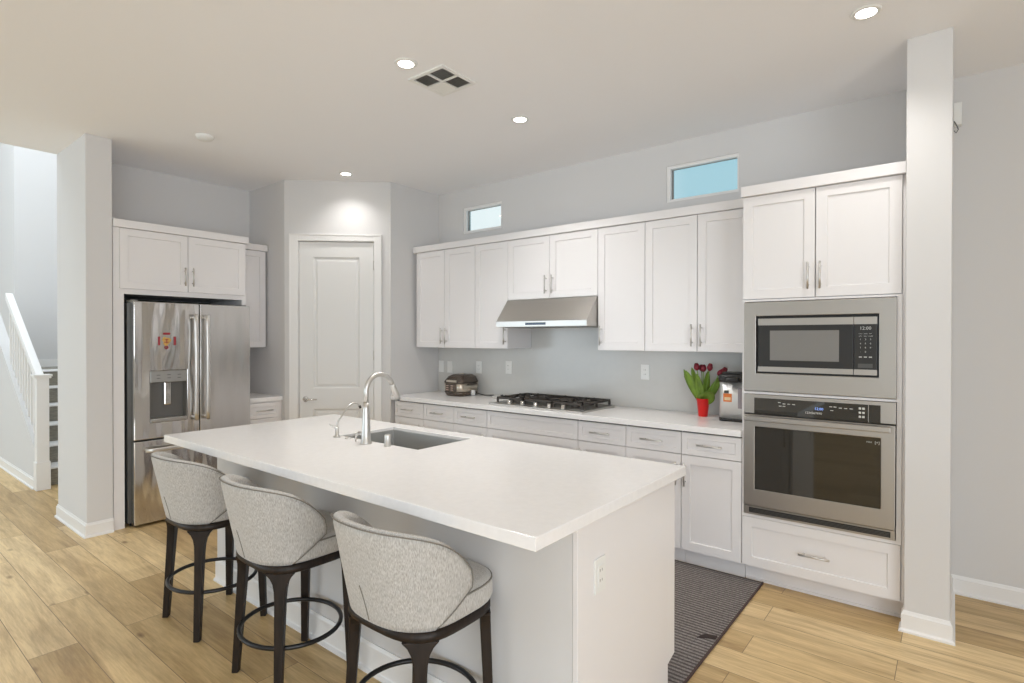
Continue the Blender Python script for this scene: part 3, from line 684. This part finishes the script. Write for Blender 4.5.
# ------------------------------------------------------------------ island
ix0, ix1, iy0, iy1 = -2.530, .0865, -2.848, -1.741
bx0, bx1, by0, by1 = -2.505, .050, -2.566, -1.772
sx0, sx1, sy0, sy1 = -1.738, -1.084, -2.228, -1.842
t = thing('kitchen_island', 'white kitchen island base with the stools along its long side', 'kitchen island', (-1.2, -2.17, 0))
b = MB()
b.box(bx0, bx0 + .02, by0 + .02, by1 - .02, 0, .8735)
MB().box(bx0, bx1 - .020, by0, by0 + .0195, 0, .8735).build('long_wall', WALL, t)
b.box(bx0, bx1 - .020, by1 - .045, by1 - .022, .105, .8735); b.box(bx0 + .02, bx1 - .02, by1 - .11, by1 - .095, 0, .105); b.box(bx0 + .02, bx1 - .02, by0 + .02, by1 - .05, .105, .12)
b.build('island_body', CAB, t)
b = MB().prism([(bx1 - .019, by0 - .001, 0), (bx1 - .019, by1 - .070, 0), (bx1 - .019, by1 - .070, .085), (bx1 - .019, by1, .105), (bx1 - .019, by1, .8735), (bx1 - .019, by0 - .001, .8735)], (.019, 0, 0))
b.build('end_panel', CAB, t, bevel=.0015)
bb = MB().prism([(bx0, by0 - .001, 0), (bx0, by0 - .024, 0), (bx0, by0 - .024, .010), (bx0, by0 - .014, .018), (bx0, by0 - .012, .022), (bx0, by0 - .012, .115), (bx0, by0 - .006, .130), (bx0, by0 - .001, .130)], (bx1 - .001 - bx0, 0, 0)).build('baseboard', TRIM, t)
FI = Frame((0, 0, 0), (1, 0, 0), (0, 1, 0))
n_ = 5; wd = (bx1 - .025 - bx0) / n_
for i in range(n_):
    u0 = bx0 + i * wd
    o = MB().shaker(FI, u0 + RV, u0 + wd - RV, .112, .866, by1 - .0215, by1 - .002).build('door', CAB, t); pull(FI, u0 + (.03 if i % 2 else wd - .03), .72, by1 - .002, .15, True, o)
FT = Frame((0, 0, 0), (1, 0, 0), (0, 0, 1))
# worktop with sink cut-out: u = x, second axis = y  (built by hand)
def slab_hole(xs, ys, z0, z1, hole):
    b = MB(); nx, ny = len(xs), len(ys); V = [Vector((x, y, z)) for z in (z0, z1) for y in ys for x in xs]
    I = lambda i, j, k: k * nx * ny + j * nx + i; ok = lambda i, j: 0 <= i < nx - 1 and 0 <= j < ny - 1 and (i, j) != hole; f = []
    for i in range(nx - 1):
        for j in range(ny - 1):
            if not ok(i, j): continue
            for k in (0, 1): f.append((I(i, j, k), I(i + 1, j, k), I(i + 1, j + 1, k), I(i, j + 1, k)))
            if not ok(i - 1, j): f.append((I(i, j, 0), I(i, j + 1, 0), I(i, j + 1, 1), I(i, j, 1)))
            if not ok(i + 1, j): f.append((I(i + 1, j, 0), I(i + 1, j + 1, 0), I(i + 1, j + 1, 1), I(i + 1, j, 1)))
            if not ok(i, j - 1): f.append((I(i, j, 0), I(i + 1, j, 0), I(i + 1, j, 1), I(i, j, 1)))
            if not ok(i, j + 1): f.append((I(i, j + 1, 0), I(i + 1, j + 1, 0), I(i + 1, j + 1, 1), I(i, j + 1, 1)))
    return b.add(V, f)
tag(slab_hole([ix0, sx0, sx1, ix1], [iy0, sy0, sy1, iy1], .874, .914, (1, 1)).build('island_worktop', QUARTZ, loc=(-1.2, -2.3, .874), bevel=.0025), 'large white quartz worktop overhanging the island, cut out for the sink', 'worktop')
# sink
t = thing('kitchen_sink', 'undermount stainless single-bowl sink in the island worktop', 'sink', (-1.41, -2.03, .65))
def rr(x0, x1, y0, y1, r, z, n=5):
    out = []
    for cx, cy, a0 in ((x1 - r, y1 - r, 0), (x0 + r, y1 - r, 90), (x0 + r, y0 + r, 180), (x1 - r, y0 + r, 270)):
        for k in range(n + 1): a = math.radians(a0 + 90 * k / n); out.append(Vector((cx + r * math.cos(a), cy + r * math.sin(a), z)))
    return out
g_ = .006
R = [rr(sx0 + .0005, sx1 - .0005, sy0 + .0005, sy1 - .0005, .006, .897), rr(sx0 + .003, sx1 - .003, sy0 + .003, sy1 - .003, .008, .897), rr(sx0 + .003, sx1 - .003, sy0 + .003, sy1 - .003, .008, .70), rr(sx0 + .016, sx1 - .016, sy0 + .016, sy1 - .016, .012, .672), rr(-1.45, -1.37, -2.07, -1.99, .04, .660),
     rr(-1.45, -1.37, -2.07, -1.99, .04, .655), rr(sx0 + .010, sx1 - .010, sy0 + .010, sy1 - .010, .012, .655), rr(sx0 + .0005, sx1 - .0005, sy0 + .0005, sy1 - .0005, .006, .70)]
b = MB(); b.rings(R, cap=False)
nn = len(R[0]); b.f += [((len(R) - 1) * nn + k, (len(R) - 1) * nn + (k + 1) % nn, (k + 1) % nn, k) for k in range(nn)]; b.sm += [False] * nn
for i in range(len(b.sm)): b.sm[i] = False
b.build('basin', SINKM, t)
MB().lathe([(.042, 0), (.042, .003), (.034, .003), (.030, -.002), (.004, -.002)], (-1.41, -2.03, .6605), 24).build('drain', CHROME, t)
# faucets
zc = .9143
t = thing('kitchen_faucet', 'tall brushed nickel gooseneck pull-down faucet beside the sink', 'faucet', (-1.415, -2.288, zc))
fxx, fyy = -1.415, -2.290
b = MB().lathe([(.030, 0), (.030, .006), (.0255, .012), (.021, .10), (.0165, .18), (.0145, .215)], (fxx, fyy, zc), 24); b.build('faucet_body', NICKEL, t)
pts = [(fxx, fyy, zc + .212)]
rN = .089
for i in range(15):
    a = PI - math.radians(160) * i / 14; pts.append((fxx, fyy + rN + rN * math.cos(a), 1.184 + rN * math.sin(a)))
MB().tube(pts, .0135, 14).build('spout', NICKEL, t)
e = Vector(pts[-1]); dv = (Vector(pts[-1]) - Vector(pts[-2])).normalized()
MB().tube([e - dv * .002, e + dv * .008, e + dv * .080, e + dv * .096], [.0138, .0150, .0175, .0165], 16).build('spray_head', NICKEL, t)
MB().tube([e + dv * .0962, e + dv * .099], .013, 14).build('spray_tip', DKGREY, t)
b = MB().tube([(fxx - .015, fyy, zc + .045), (fxx - .062, fyy, zc + .050)], .009, 10); b.tube([(fxx - .055, fyy, zc + .050), (fxx - .075, fyy, zc + .046), (fxx - .083, fyy - .002, zc + .028), (fxx - .084, fyy - .004, zc + .002)], [.0075, .0065, .0055, .005], 10)
b.build('handle_lever', NICKEL, t)
t = thing('filtered_water_faucet', 'slim nickel drinking water faucet left of the main faucet', 'faucet', (-1.700, -2.272, zc))
b = MB().lathe([(.021, 0), (.021, .005), (.010, .010), (.0095, .052), (.007, .058)], (-1.700, -2.272, zc), 18); b.build('faucet_body', NICKEL, t)
pts = [(-1.700, -2.272, zc + .055), (-1.700, -2.268, zc + .085), (-1.700, -2.205, zc + .158), (-1.700, -2.185, zc + .174), (-1.700, -2.160, zc + .181), (-1.700, -2.136, zc + .174), (-1.700, -2.122, zc + .158)]
MB().tube(pts, .0046, 10).build('spout', NICKEL, t)
MB().tube([(-1.700, -2.1225, zc + .160), (-1.700, -2.116, zc + .147)], .0068, 10).build('spout_tip', BLACK, t)
MB().tube([(-1.700, -2.272, zc + .048), (-1.716, -2.284, zc + .060), (-1.734, -2.297, zc + .070)], [.0065, .0065, .005], 8).build('handle_lever', NICKEL, t)
t = thing('soap_dispenser', 'short cylindrical nickel air gap cap beside the main faucet', 'air gap', (-1.274, -2.262, zc)); t.name = 'air_gap_cap'
MB().lathe([(.019, 0), (.019, .004), (.0165, .006), (.0165, .054), (.0145, .060)], (-1.274, -2.262, zc), 20).build('cap', NICKEL, t)
tag(MB().lathe([(.019, 0), (.018, .003), (.012, .0045), (.010, .006)], (-1.612, -2.262, zc), 20).build('disposal_button', NICKEL, loc=(-1.612, -2.262, zc)), 'flat round nickel button between the two faucets', 'button')
outlet(FX, -2.430, .664, bx1, 'white outlet on the end panel of the island')

# ------------------------------------------------------------------ rug
rg = thing('kitchen_rug', 'dark grey ribbed runner rug between island and kitchen cabinets', 'rug', (-1.2, -1.2, 0))
MB().box(-2.45, .108, -1.835, -.562, .0005, .009).build('rug_pile', RUG, rg, bevel=.002)
RB = mat('rug_binding', (.075, .045, .042), .9)
MB().box(.102, .110, -1.835, -.562, .001, .0105).build('binding', RB, rg); MB().box(-2.452, -2.444, -1.835, -.562, .001, .0105).build('binding', RB, rg)
b = MB().prism([(.095, -1.345, .0095), (.098, -1.375, .0095), (.052, -1.400, .0095), (.020, -1.420, .0095), (.030, -1.385, .0095), (.045, -1.360, .0095)], (0, 0, .003)); b.build('label_tag', TAG, rg)

# ------------------------------------------------------------------ bar stools
def make_stool():
    t = thing('bar_stool', '', 'bar stool', (0, 0, 0), 'bar stools along the island')
    def sup(a, bb, th, ex=3.3):
        c, s = math.cos(th), math.sin(th); return (abs(c) ** (2 / ex) * (1 if c >= 0 else -1) * a, abs(s) ** (2 / ex) * (1 if s >= 0 else -1) * bb)
    N = 48
    def ringp(a, bb, z, cy=.012): return [Vector((sup(a, bb, 2 * PI * k / N)[0], sup(a, bb, 2 * PI * k / N)[1] + cy, z)) for k in range(N)]
    MB().rings([ringp(.222, .202, .527, .004), ringp(.225, .205, .530, .004), ringp(.225, .205, .556, .004), ringp(.218, .198, .558, .004)]).build('apron', DWOOD, t)
    MB().rings([ringp(.205, .185, .5585), ringp(.221, .202, .562), ringp(.227, .208, .575), ringp(.227, .208, .615), ringp(.221, .202, .636), ringp(.195, .178, .648), ringp(.150, .135, .655), ringp(.06, .05, .657)]).build('seat', FABRIC, t)
    MB().tube(ringp(.2235, .2045, .631), .0035, 6, True).build('piping', PIPING, t)
    # barrel back: s = -1..1 round the back, v = 0..1 upwards
    NS, NV = 36, 12
    def shell(s, v, inset):
        v_ = max(0, min(1, v))
        pm = math.radians(60 + 35 * min(1, v_ * 1.6) ** 1.0 + (0 if v_ < .62 else -10 * (v_ - .62)))
        phi = s * pm
        top = .888 - .165 * abs(s) ** 3.2 - .02 * (1 - abs(s)) ** 2 * 0
        z0 = .5595; z = z0 + (top - z0) * v_
        h = (z - z0) / .328
        a = .229 + .030 * h; bb = .212 + .070 * h
        c, sn = math.sin(phi), -math.cos(phi); ex = 2.5
        k = (abs(c / a) ** ex + abs(sn / bb) ** ex) ** (-1 / ex)
        k -= inset * (1 if v_ > .02 else .5)
        return Vector((c * k, sn * k + .0, z))
    S = [-1 + 2 * i / NS for i in range(NS + 1)]
    rows = []
    prof = [(v, 0.0) for v in [i / NV for i in range(NV)]] + [(1.0, .006), (1.012, .018), (1.0, .032)] + [(v, .040) for v in [1 - i / NV for i in range(1, NV)]] + [(.0, .046)]
    for s in S:
        row = []
        for v, ins in prof:
            e_ = 1 - max(0, abs(s) - .94) / .06 * .22 if ins > .015 else 1
            p = shell(s, min(v, 1), ins * e_)
            if v >= 1.0: p.z += {0.006: -.003, .018: .003, .032: -.003}[ins]
            row.append(p)
        rows.append(row)
    b = MB(); b.rings([r_ for r_ in rows], cap=True)
    b.build('backrest', FABRIC, t, smooth_all=True)
    pp = [shell(s, .985, -.001) for s in S]
    lo = [shell(1, v, -.001) for v in (.9, .75, .6, .45, .3, .15, .03)]
    lo2 = [shell(-1, v, -.001) for v in (.03, .15, .3, .45, .6, .75, .9)]
    MB().tube(lo2 + pp + lo, .0024, 6).build('back_piping', PIPING, t)
    MB().tube([shell(.01 - .06 * (v / .4) ** 1.5, v, -.0008) for v in (.02, .1, .2, .3, .37)], .0018, 6).build('seam', PIPING, t)
    # legs
    for sx in (-1, 1):
        for sy in (-1, 1):
            xt, yt = sx * .164, sy * .147 + .006; xb, yb = sx * .190, sy * .168
            if sy > 0: yb = .160; xt = sx * .170; xb = sx * .195
            R = []; q2 = math.sqrt(.5); rd = Vector((sx * q2, sy * q2, 0)); td = Vector((-sy * q2, sx * q2, 0))
            for z, wt in ((0, .0150), (.25, .0180), (.41, .0205), (.455, .0230), (.485, .029), (.508, .041), (.5275, .060)):
                q = 1 - z / .5275; c_ = Vector((xt + (xb - xt) * q, yt + (yb - yt) * q, z)); wr = .0145 + .004 * min(1, z / .45)
                R.append([c_ + rd * a * wr + td * c * wt for a, c in ((-1, -1), (1, -1), (1, 1), (-1, 1))])
            b = MB(); b.rings(R); b.sm = [False] * len(b.f); b.build('leg', DWOOD, t, bevel=.004)
    MB().tube([(.222 * math.cos(a), .203 * math.sin(a) - .012, .222) for a in [2 * PI * i / 48 for i in range(48)]], .0095, 10, True).build('footrest_ring', RINGM, t)
    return t
st = make_stool()
SP = [(-2.055, -2.772, 0, 'upholstered bar stool nearest the refrigerator, grey back, farthest left'), (-1.278, -2.778, -2, 'grey upholstered bar stool in the middle of the three at the island'), (-.470, -2.775, 0, 'grey upholstered bar stool nearest the camera end of the island, rightmost')]
stools = [st] + [copy_tree(st) for _ in range(2)]
for o, (x, y, r_, lab) in zip(stools, SP):
    o.location = (x, y, 0); o.rotation_euler = (0, 0, math.radians(r_)); o['label'] = lab

# ------------------------------------------------------------------ things on the worktop
zw = .9143
t = thing('rice_cooker', 'brown and champagne rice cooker at the corner end of the worktop', 'rice cooker', (-2.735, -.19, zw))
rx0, rx1, ry0, ry1 = -2.858, -2.612, -.320, -.055
MB().rings([rr(rx0 + .02, rx1 - .02, ry0 + .02, ry1 - .02, .04, zw), rr(rx0 + .004, rx1 - .004, ry0 + .004, ry1 - .004, .05, zw + .022), rr(rx0, rx1, ry0, ry1, .05, zw + .040)]).build('base', BROWN, t)
MB().rings([rr(rx0 + .001, rx1 - .001, ry0 + .001, ry1 - .001, .05, zw + .0402), rr(rx0, rx1, ry0, ry1, .05, zw + .125)]).build('body_shell', CHAMP, t)
ld_ = MB().rings([rr(rx0 - .003, rx1 + .003, ry0 - .003, ry1 + .003, .05, zw + .1252), rr(rx0 - .001, rx1 + .001, ry0, ry1 + .003, .05, zw + .140), rr(rx0 + .018, rx1 - .018, ry0 + .03, ry1 - .01, .045, zw + .182), rr(rx0 + .05, rx1 - .05, ry0 + .075, ry1 - .035, .03, zw + .203), rr(rx0 + .08, rx1 - .08, ry0 + .11, ry1 - .07, .02, zw + .206)]).build('lid', BROWN, t)
MB().lathe([(.03, 0), (.028, .006), (.012, .008)], ((rx0 + rx1) / 2, ry0 + .145, zw + .205), 18).build('steam_vent', CHAMP, ld_)
MB().fbox(FY, rx0 + .055, rx1 - .055, zw + .132, zw + .152, -ry0 - .004, -ry0 + .008).build('latch', CHAMP, t, bevel=.003)
cp = MB().fbox(FY, rx0 + .045, rx1 - .060, zw + .045, zw + .118, -ry0 - .002, -ry0 + .004).build('control_panel', BROWN, t, bevel=.003)
k = MB()
for r_ in range(3):
    for c_ in range(2): k.fbox(FY, rx0 + .055 + c_ * .06, rx0 + .085 + c_ * .06, zw + .055 + r_ * .02, zw + .062 + r_ * .02, -ry0 + .004, -ry0 + .0048)
k.build('buttons', mat('pinkish_print', (.45, .33, .28), .5), cp)
MB().tube([(rx1 + .002, -.235, zw + .112), (rx1 + .016, -.225, zw + .116), (rx1 + .016, -.12, zw + .116), (rx1 + .002, -.11, zw + .112)], .007, 8).build('carry_handle', BROWN, t)
MB().fbox(FX, -.185, -.145, zw + .005, zw + .055, rx1 - .001, rx1 + .022).build('drip_cup', PLASTW, t, bevel=.004)
# power cord
tag(MB().tube([(-2.624, -.082, zw + .02), (-2.58, -.07, zw + .007), (-2.52, -.08, zw + .0052), (-2.47, -.055, zw + .0052), (-2.46, -.025, zw + .0052)], .004, 8).build('power_cord', BLACK, loc=(-2.6, -.07, zw)), 'thin dark power cord lying behind the rice cooker', 'cord')
t = thing('spoon_rest', 'small white dish on the worktop left of the cooktop', 'dish', (-2.30, -.16, zw))
b = MB().lathe([(.030, 0), (.044, .004), (.052, .016), (.049, .016), (.040, .007), (.004, .005)], (-2.30, -.16, zw), 24); b.build('dish', PLASTW, t)
MB().tube([(-2.275, -.15, zw + .024), (-2.255, -.13, zw + .027)], .006, 8).build('knob', DKGREY, t)

# thermo pot
t = thing('hot_water_dispenser', 'steel and black electric hot water pot beside the oven cabinet', 'hot water pot', (-.145, -.2, zw))
px0, px1, py0, py1 = -.252, -.040, -.305, -.085
MB().rings([rr(px0, px1, py0, py1, .045, zw), rr(px0, px1, py0, py1, .045, zw + .020)]).build('base', BLACK, t)
MB().rings([rr(px0 + .003, px1 - .003, py0 + .003, py1 - .003, .045, zw + .0202), rr(px0 + .004, px1 - .004, py0 + .004, py1 - .004, .045, zw + .262)]).build('body_shell', mat('pot_steel', (.70, .70, .69), .38, .6), t)
b = MB().rings([rr(px0 + .002, px1 - .002, py0 - .004, py1 - .003, .045, zw + .2622), rr(px0 - .001, px1 + .001, py0 - .012, py1, .045, zw + .285), rr(px0 + .002, px1 - .002, py0 - .012, py1, .045, zw + .305), rr(px0 + .03, px1 - .03, py0 + .02, py1 - .02, .035, zw + .318), rr(px0 + .06, px1 - .06, py0 + .06, py1 - .06, .02, zw + .320)]); ld_ = b.build('lid', BLACK, t)
MB().tube([(px0 + .004, -.17, zw + .285), (px0 + .010, -.22, zw + .315), (px0 + .05, -.26, zw + .322), (px1 - .05, -.26, zw + .322), (px1 - .010, -.22, zw + .315), (px1 - .004, -.17, zw + .285)], .008, 10).build('carry_handle', DKGREY, ld_)
MB().rings([[Vector((p.x, p.y, z)) for p in rr(px0 + .065, px1 - .065, py0 - .045, py0 - .010, .015, 0)] for z in (zw + .262, zw + .296)]).build('spout', BLACK, ld_)
MB().fbox(FY, px0 + .040, px0 + .095, zw + .130, zw + .185, -py0 - .003, -py0 - .0015).build('sticker', ORANGE, t, label='orange sticker')
MB().fbox(FY, px0 + .045, px0 + .075, zw + .187, zw + .205, -py0 - .003, -py0 - .0015).build('sticker', DKGREY, t, label='small dark logo sticker')
MB().fbox(FY, px0 + .135, px0 + .160, zw + .09, zw + .225, -py0 - .003, -py0 + .001).build('level_gauge', mat('gauge_grey', (.30, .27, .29), .2), t, bevel=.002)
MB().fbox(FY, px0 + .048, px0 + .088, zw + .140, zw + .160, -py0 - .0015, -py0 - .0008).build('sticker_print', mat('cream_print', (.80, .60, .35), .5), t)

# red cup with tulips
cx_, cy_ = -.396, -.165
b = MB().lathe([(.030, 0), (.031, .002), (.0445, .122), (.0462, .122), (.0462, .126), (.0425, .126), (.0425, .118), (.029, .006), (.002, .006)], (cx_, cy_, zw), 28)
tag(b.build('plastic_cup', RED, loc=(cx_, cy_, zw)), 'bright red plastic cup holding tulips on the worktop', 'cup')
def leaf(b, base, d, L, wmax, droop, twist=0):
    d = Vector(d).normalized(); side = d.cross(Vector((0, 0, 1))); side = side.normalized() if side.length > .01 else Vector((1, 0, 0))
    rowsL = []; n = 12; p = Vector(base); dirv = Vector(d)
    for i in range(n + 1):
        q = i / n; w_ = wmax * (math.sin(PI * min(1, q * .86 + .10)) ** .75) * (1 if q < .97 else .25)
        tw = twist + .25 * q; sd = (side * math.cos(tw) + dirv.cross(side) * math.sin(tw)).normalized(); nrm = dirv.cross(sd).normalized()
        f = .18 * w_
        rowsL.append([p - sd * w_ + nrm * f, p - sd * w_ * .5, p - nrm * f * .6, p + sd * w_ * .5, p + sd * w_ + nrm * f])
        dirv = (dirv + Vector((0, 0, -droop / n)) + Vector((d.x, d.y, 0)) * droop * .5 / n).normalized(); p = p + dirv * (L / n)
    V = []; F_ = []
    for off in (0, .0012):
        for i, r_ in enumerate(rowsL):
            nr = (r_[4] - r_[0]).cross((rowsL[min(i + 1, n)][2] - rowsL[max(i - 1, 0)][2])); nr = nr.normalized() if nr.length > 0 else Vector((0, 1, 0))
            V += [q + nr * off for q in r_]
    M = (n + 1) * 5
    for i in range(n):
        for k in range(4):
            a = i * 5 + k; F_ += [(a, a + 1, a + 6, a + 5), (M + a, M + a + 5, M + a + 6, M + a + 1)]
        F_ += [(i * 5, i * 5 + 5, M + i * 5 + 5, M + i * 5), (i * 5 + 4, M + i * 5 + 4, M + i * 5 + 9, i * 5 + 9)]
    F_ += [(0, M, M + 1, 1), (1, M + 1, M + 2, 2), (2, M + 2, M + 3, 3), (3, M + 3, M + 4, 4)]
    k0 = n * 5; F_ += [(k0 + i, k0 + i + 1, M + k0 + i + 1, M + k0 + i) for i in range(4)]
    b.add(V, F_, True)
def tulip(end, label, leaves, ln=.052, tilt=None):
    base = Vector((cx_ + (end[0] - cx_) * .10, cy_ + (end[1] - cy_) * .10, zw + .012)); end = Vector(end)
    t = thing('tulip', label, 'tulip', base, 'red tulips in the red cup')
    mid = Vector((cx_ + (end.x - cx_) * .30, cy_ + (end.y - cy_) * .30, zw + .15))
    pts = [((1 - q) ** 2) * base + 2 * q * (1 - q) * mid + q * q * end for q in [i / 8 for i in range(9)]]
    MB().tube(pts, .0032, 8).build('stem', STEM, t)
    ax = (tilt and Vector(tilt) or (pts[-1] - pts[-2])).normalized()
    b = MB()
    a = ax.orthogonal().normalized(); c = ax.cross(a)
    N, M_ = 24, 9; R = []
    for i in range(M_):
        q = i / (M_ - 1); r0 = .0195 * (math.sin(PI * (q * .80 + .10)) ** .7)
        ring = []
        for k in range(N):
            th = 2 * PI * k / N; pe = 1 + .10 * abs(math.cos(1.5 * th)) * (q)
            hh = q * ln + (.008 * abs(math.cos(1.5 * th)) if q > .85 else 0)
            ring.append(end + ax * (hh - .004) + (a * math.cos(th) + c * math.sin(th)) * r0 * pe)
        R.append(ring)
    b.rings(R); b.build('bloom', TULIP, t)
    for (d, L, wmx, dr_, tw) in leaves:
        lb = MB(); dd = Vector(d).normalized(); leaf(lb, (cx_ + dd.x * .016, cy_ + dd.y * .012, zw + .085), d, L, wmx, dr_, tw); lb.build('leaf', LEAF, t)
    return t
tulip((-.430, -.190, 1.243), 'dark red tulip farthest left in the bunch', [((-.50, -.10, 1), .275, .027, .02, 1.1), ((-.36, -.30, 1), .265, .028, .04, .7), ((-.62, .05, 1), .25, .024, .05, 1.3)], .045)
tulip((-.412, -.150, 1.236), 'dark red tulip second from left, just behind the upright one', [((-.25, -.10, 1), .27, .028, .05, .8)], .040)
tulip((-.385, -.190, 1.236), 'dark red tulip standing upright in the centre of the bunch', [((-.06, -.35, 1), .235, .032, .05, -.1)], .042)
tulip((-.345, -.185, 1.243), 'bright red tulip standing right of centre above the cup', [((.16, -.10, 1), .245, .028, .1, -.4)], .045)
tulip((-.275, -.205, 1.215), 'dark red tulip leaning right against the hot water pot', [((.60, -.10, 1), .25, .029, .02, -1.1), ((.42, -.35, 1.05), .150, .052, .8, -.7)], .045, (.5, -.2, .5))
tulip((-.258, -.165, 1.228), 'small red tulip farthest right, behind the leaning one', [], .038)

# ------------------------------------------------------------------ ceiling fixtures
LG = 'recessed lights in the kitchen ceiling'
for (x, y, pw, lab) in ((-1.343, -2.080, 52, 'round recessed ceiling light beside the air vent'), (-1.328, -1.085, 48, 'round recessed ceiling light above the cooktop side, in the middle'), (-3.336, -1.068, 16, 'round recessed ceiling light in front of the pantry door'), (.672, -1.089, 24, 'round recessed ceiling light nearest the white column')):
    t = thing('recessed_light', lab, 'ceiling light', (x, y, H), LG)
    MB().lathe([(.062, -.0005), (.062, -.003), (.056, -.007), (.043, -.007), (.043, -.0035), (.042, -.0005)], (x, y, H), 32).build('trim_ring', PLASTW, t)
    MB().lathe([(.0415, -.0040), (.0415, -.0060), (.038, -.0070)], (x, y, H), 32).build('diffuser', BULB, t)
    l = bpy.data.lights.new('downlight', 'SPOT'); l.energy = pw; l.color = (1, .975, .94); l.spot_size = math.radians(130); l.spot_blend = .85; l.shadow_soft_size = .05
    o = bpy.data.objects.new('downlight', l); COL.objects.link(o); o.location = (x, y, H - .02)
t = thing('air_vent', 'square white air vent with louvres set in the ceiling', 'air vent', (-1.335, -1.812, H))
vx0, vx1, vy0, vy1 = -1.475, -1.195, -1.952, -1.672
FC = Frame((0, 0, 0), (1, 0, 0), (0, 1, 0))
def cbox(b, x0, x1, y0, y1, z0, z1): b.box(x0, x1, y0, y1, H - z1, H - z0)
b = MB()
for (x0, x1, y0, y1) in ((vx0, vx1, vy0, vy0 + .022), (vx0, vx1, vy1 - .022, vy1), (vx0, vx0 + .022, vy0 + .022, vy1 - .022), (vx1 - .022, vx1, vy0 + .022, vy1 - .022), (-1.341, -1.329, vy0 + .022, vy1 - .022), (vx0 + .022, -1.341, -1.818, -1.806), (-1.329, vx1 - .022, -1.818, -1.806)):
    cbox(b, x0, x1, y0, y1, .0005, .009)
b.build('vent_frame', PLASTW, t)
b = MB(); cbox(b, vx0 + .01, vx1 - .01, vy0 + .01, vy1 - .01, .0002, .0012); b.build('duct_opening', GAP, t)
for (qx, qy, ax) in ((0, 0, 'y'), (1, 0, 'x'), (0, 1, 'x'), (1, 1, 'y')):
    x0 = vx0 + .022 if qx == 0 else -1.329; x1 = -1.341 if qx == 0 else vx1 - .022; y0 = vy0 + .022 if qy == 0 else -1.806; y1 = -1.818 if qy == 0 else vy1 - .022
    b = MB(); n = 8
    sg = {(0, 0): 1, (1, 0): 1, (0, 1): 1, (1, 1): 1}[(qx, qy)]
    for i in range(n):
        if ax == 'x':
            c = y0 + (y1 - y0) * (i + .5) / n; s_ = -1 if (qx, qy) == (1, 0) else 1
            b.prism([(x0, c - s_ * .0055, H - .002), (x0, c - s_ * .0045, H - .002), (x0, c + s_ * .0055, H - .0085), (x0, c + s_ * .0045, H - .0085)], (x1 - x0, 0, 0))
        else:
            c = x0 + (x1 - x0) * (i + .5) / n; s_ = 1
            b.prism([(c - s_ * .0055, y0, H - .002), (c - s_ * .0045, y0, H - .002), (c + s_ * .0055, y0, H - .0085), (c + s_ * .0045, y0, H - .0085)], (0, y1 - y0, 0))
    b.build('louvre_panel', PLASTW, t)
tag(MB().lathe([(.062, -.0005), (.062, -.012), (.050, -.028), (.020, -.032)], (-3.352, -2.277, H), 28).build('smoke_detector', PLASTW, loc=(-3.352, -2.277, H)), 'small round white smoke detector on the ceiling left of centre', 'smoke detector')
t = thing('wall_sensor', 'small white sensor box with wire high on the column side', 'sensor', (1.0, -.10, 2.7))
MB().box(.9855, 1.023, -.115, -.065, 2.660, 2.785).build('sensor_box', PLASTW, t, bevel=.004)
MB().tube([(.990, -.118, 2.68), (1.000, -.124, 2.655), (1.008, -.118, 2.632), (.998, -.112, 2.615), (.990, -.112, 2.63)], .0025, 6).build('wire_loop', DKGREY, t)

# ------------------------------------------------------------------ stairs in the hall
SX, SR, ST = -6.02, .18, .27
t = thing('staircase', 'grey wood stairs with white nosings rising behind the railing', 'staircase', (-6.7, -2.1, 0))
for i in range(6):
    x1 = SX - i * ST; z1 = SR * (i + 1)
    s_ = MB().box(x1 - ST, x1, -2.655, -1.602, 0.0005, z1 - .015).build('step', STAIRW, t)
    MB().box(x1 - ST, x1 + .022, -2.655, -1.602, z1 - .0145, z1).build('nosing', TRIM, s_)
MB().box(-8.398, SX - 6 * ST - .001, -2.655, -1.602, 0.0005, SR * 6).build('landing', STAIRW, t)
struct(MB().box(-8.398, -8.386, -2.48, -1.602, SR * 6 + .001, SR * 6 + .10).build('baseboard_landing', TRIM))
b = MB().prism([(-5.955, -2.755, 0), (-5.955, -2.755, .38), (-5.955 - 2.3, -2.755, .38 + 2.3 * .64), (-8.255, -2.755, 0)], (0, .095, 0)); struct(b.build('wall_stringer', WALL), 'white sloping wall below the stair railing')
struct(baseboard('baseboard_stair', [(-8.25, -2.756), (-5.956, -2.756)], .105))
t = thing('stair_railing', 'white stair railing with square newel post and thin balusters', 'railing', (-5.93, -2.71, 0))
b = MB(); b.box(-5.950, -5.860, -2.760, -2.665, 0, 1.075); b.box(-5.955, -5.852, -2.768, -2.657, 0, .27)
b.box(-5.962, -5.848, -2.775, -2.650, 1.075, 1.092); b.box(-5.970, -5.840, -2.783, -2.642, 1.092, 1.112); b.build('newel_post', TRIM, t, bevel=.003)
x0, z0 = -5.950, 1.00
b = MB().prism([(x0, -2.742, z0), (x0, -2.742, z0 + .085), (x0 - 1.38, -2.742, z0 + .085 + 1.38 * .64), (x0 - 1.38, -2.742, z0 + 1.38 * .64)], (0, .064, 0)); b.build('handrail', TRIM, t, bevel=.006)
for i in range(11):
    x = x0 - .11 - i * .115
    zb = .38 + (-5.955 - x) * .64; zt = z0 + (x0 - x) * .64 + .01
    MB().box(x - .015, x + .015, -2.725, -2.695, zb - .01, zt).build('baluster', TRIM, t)
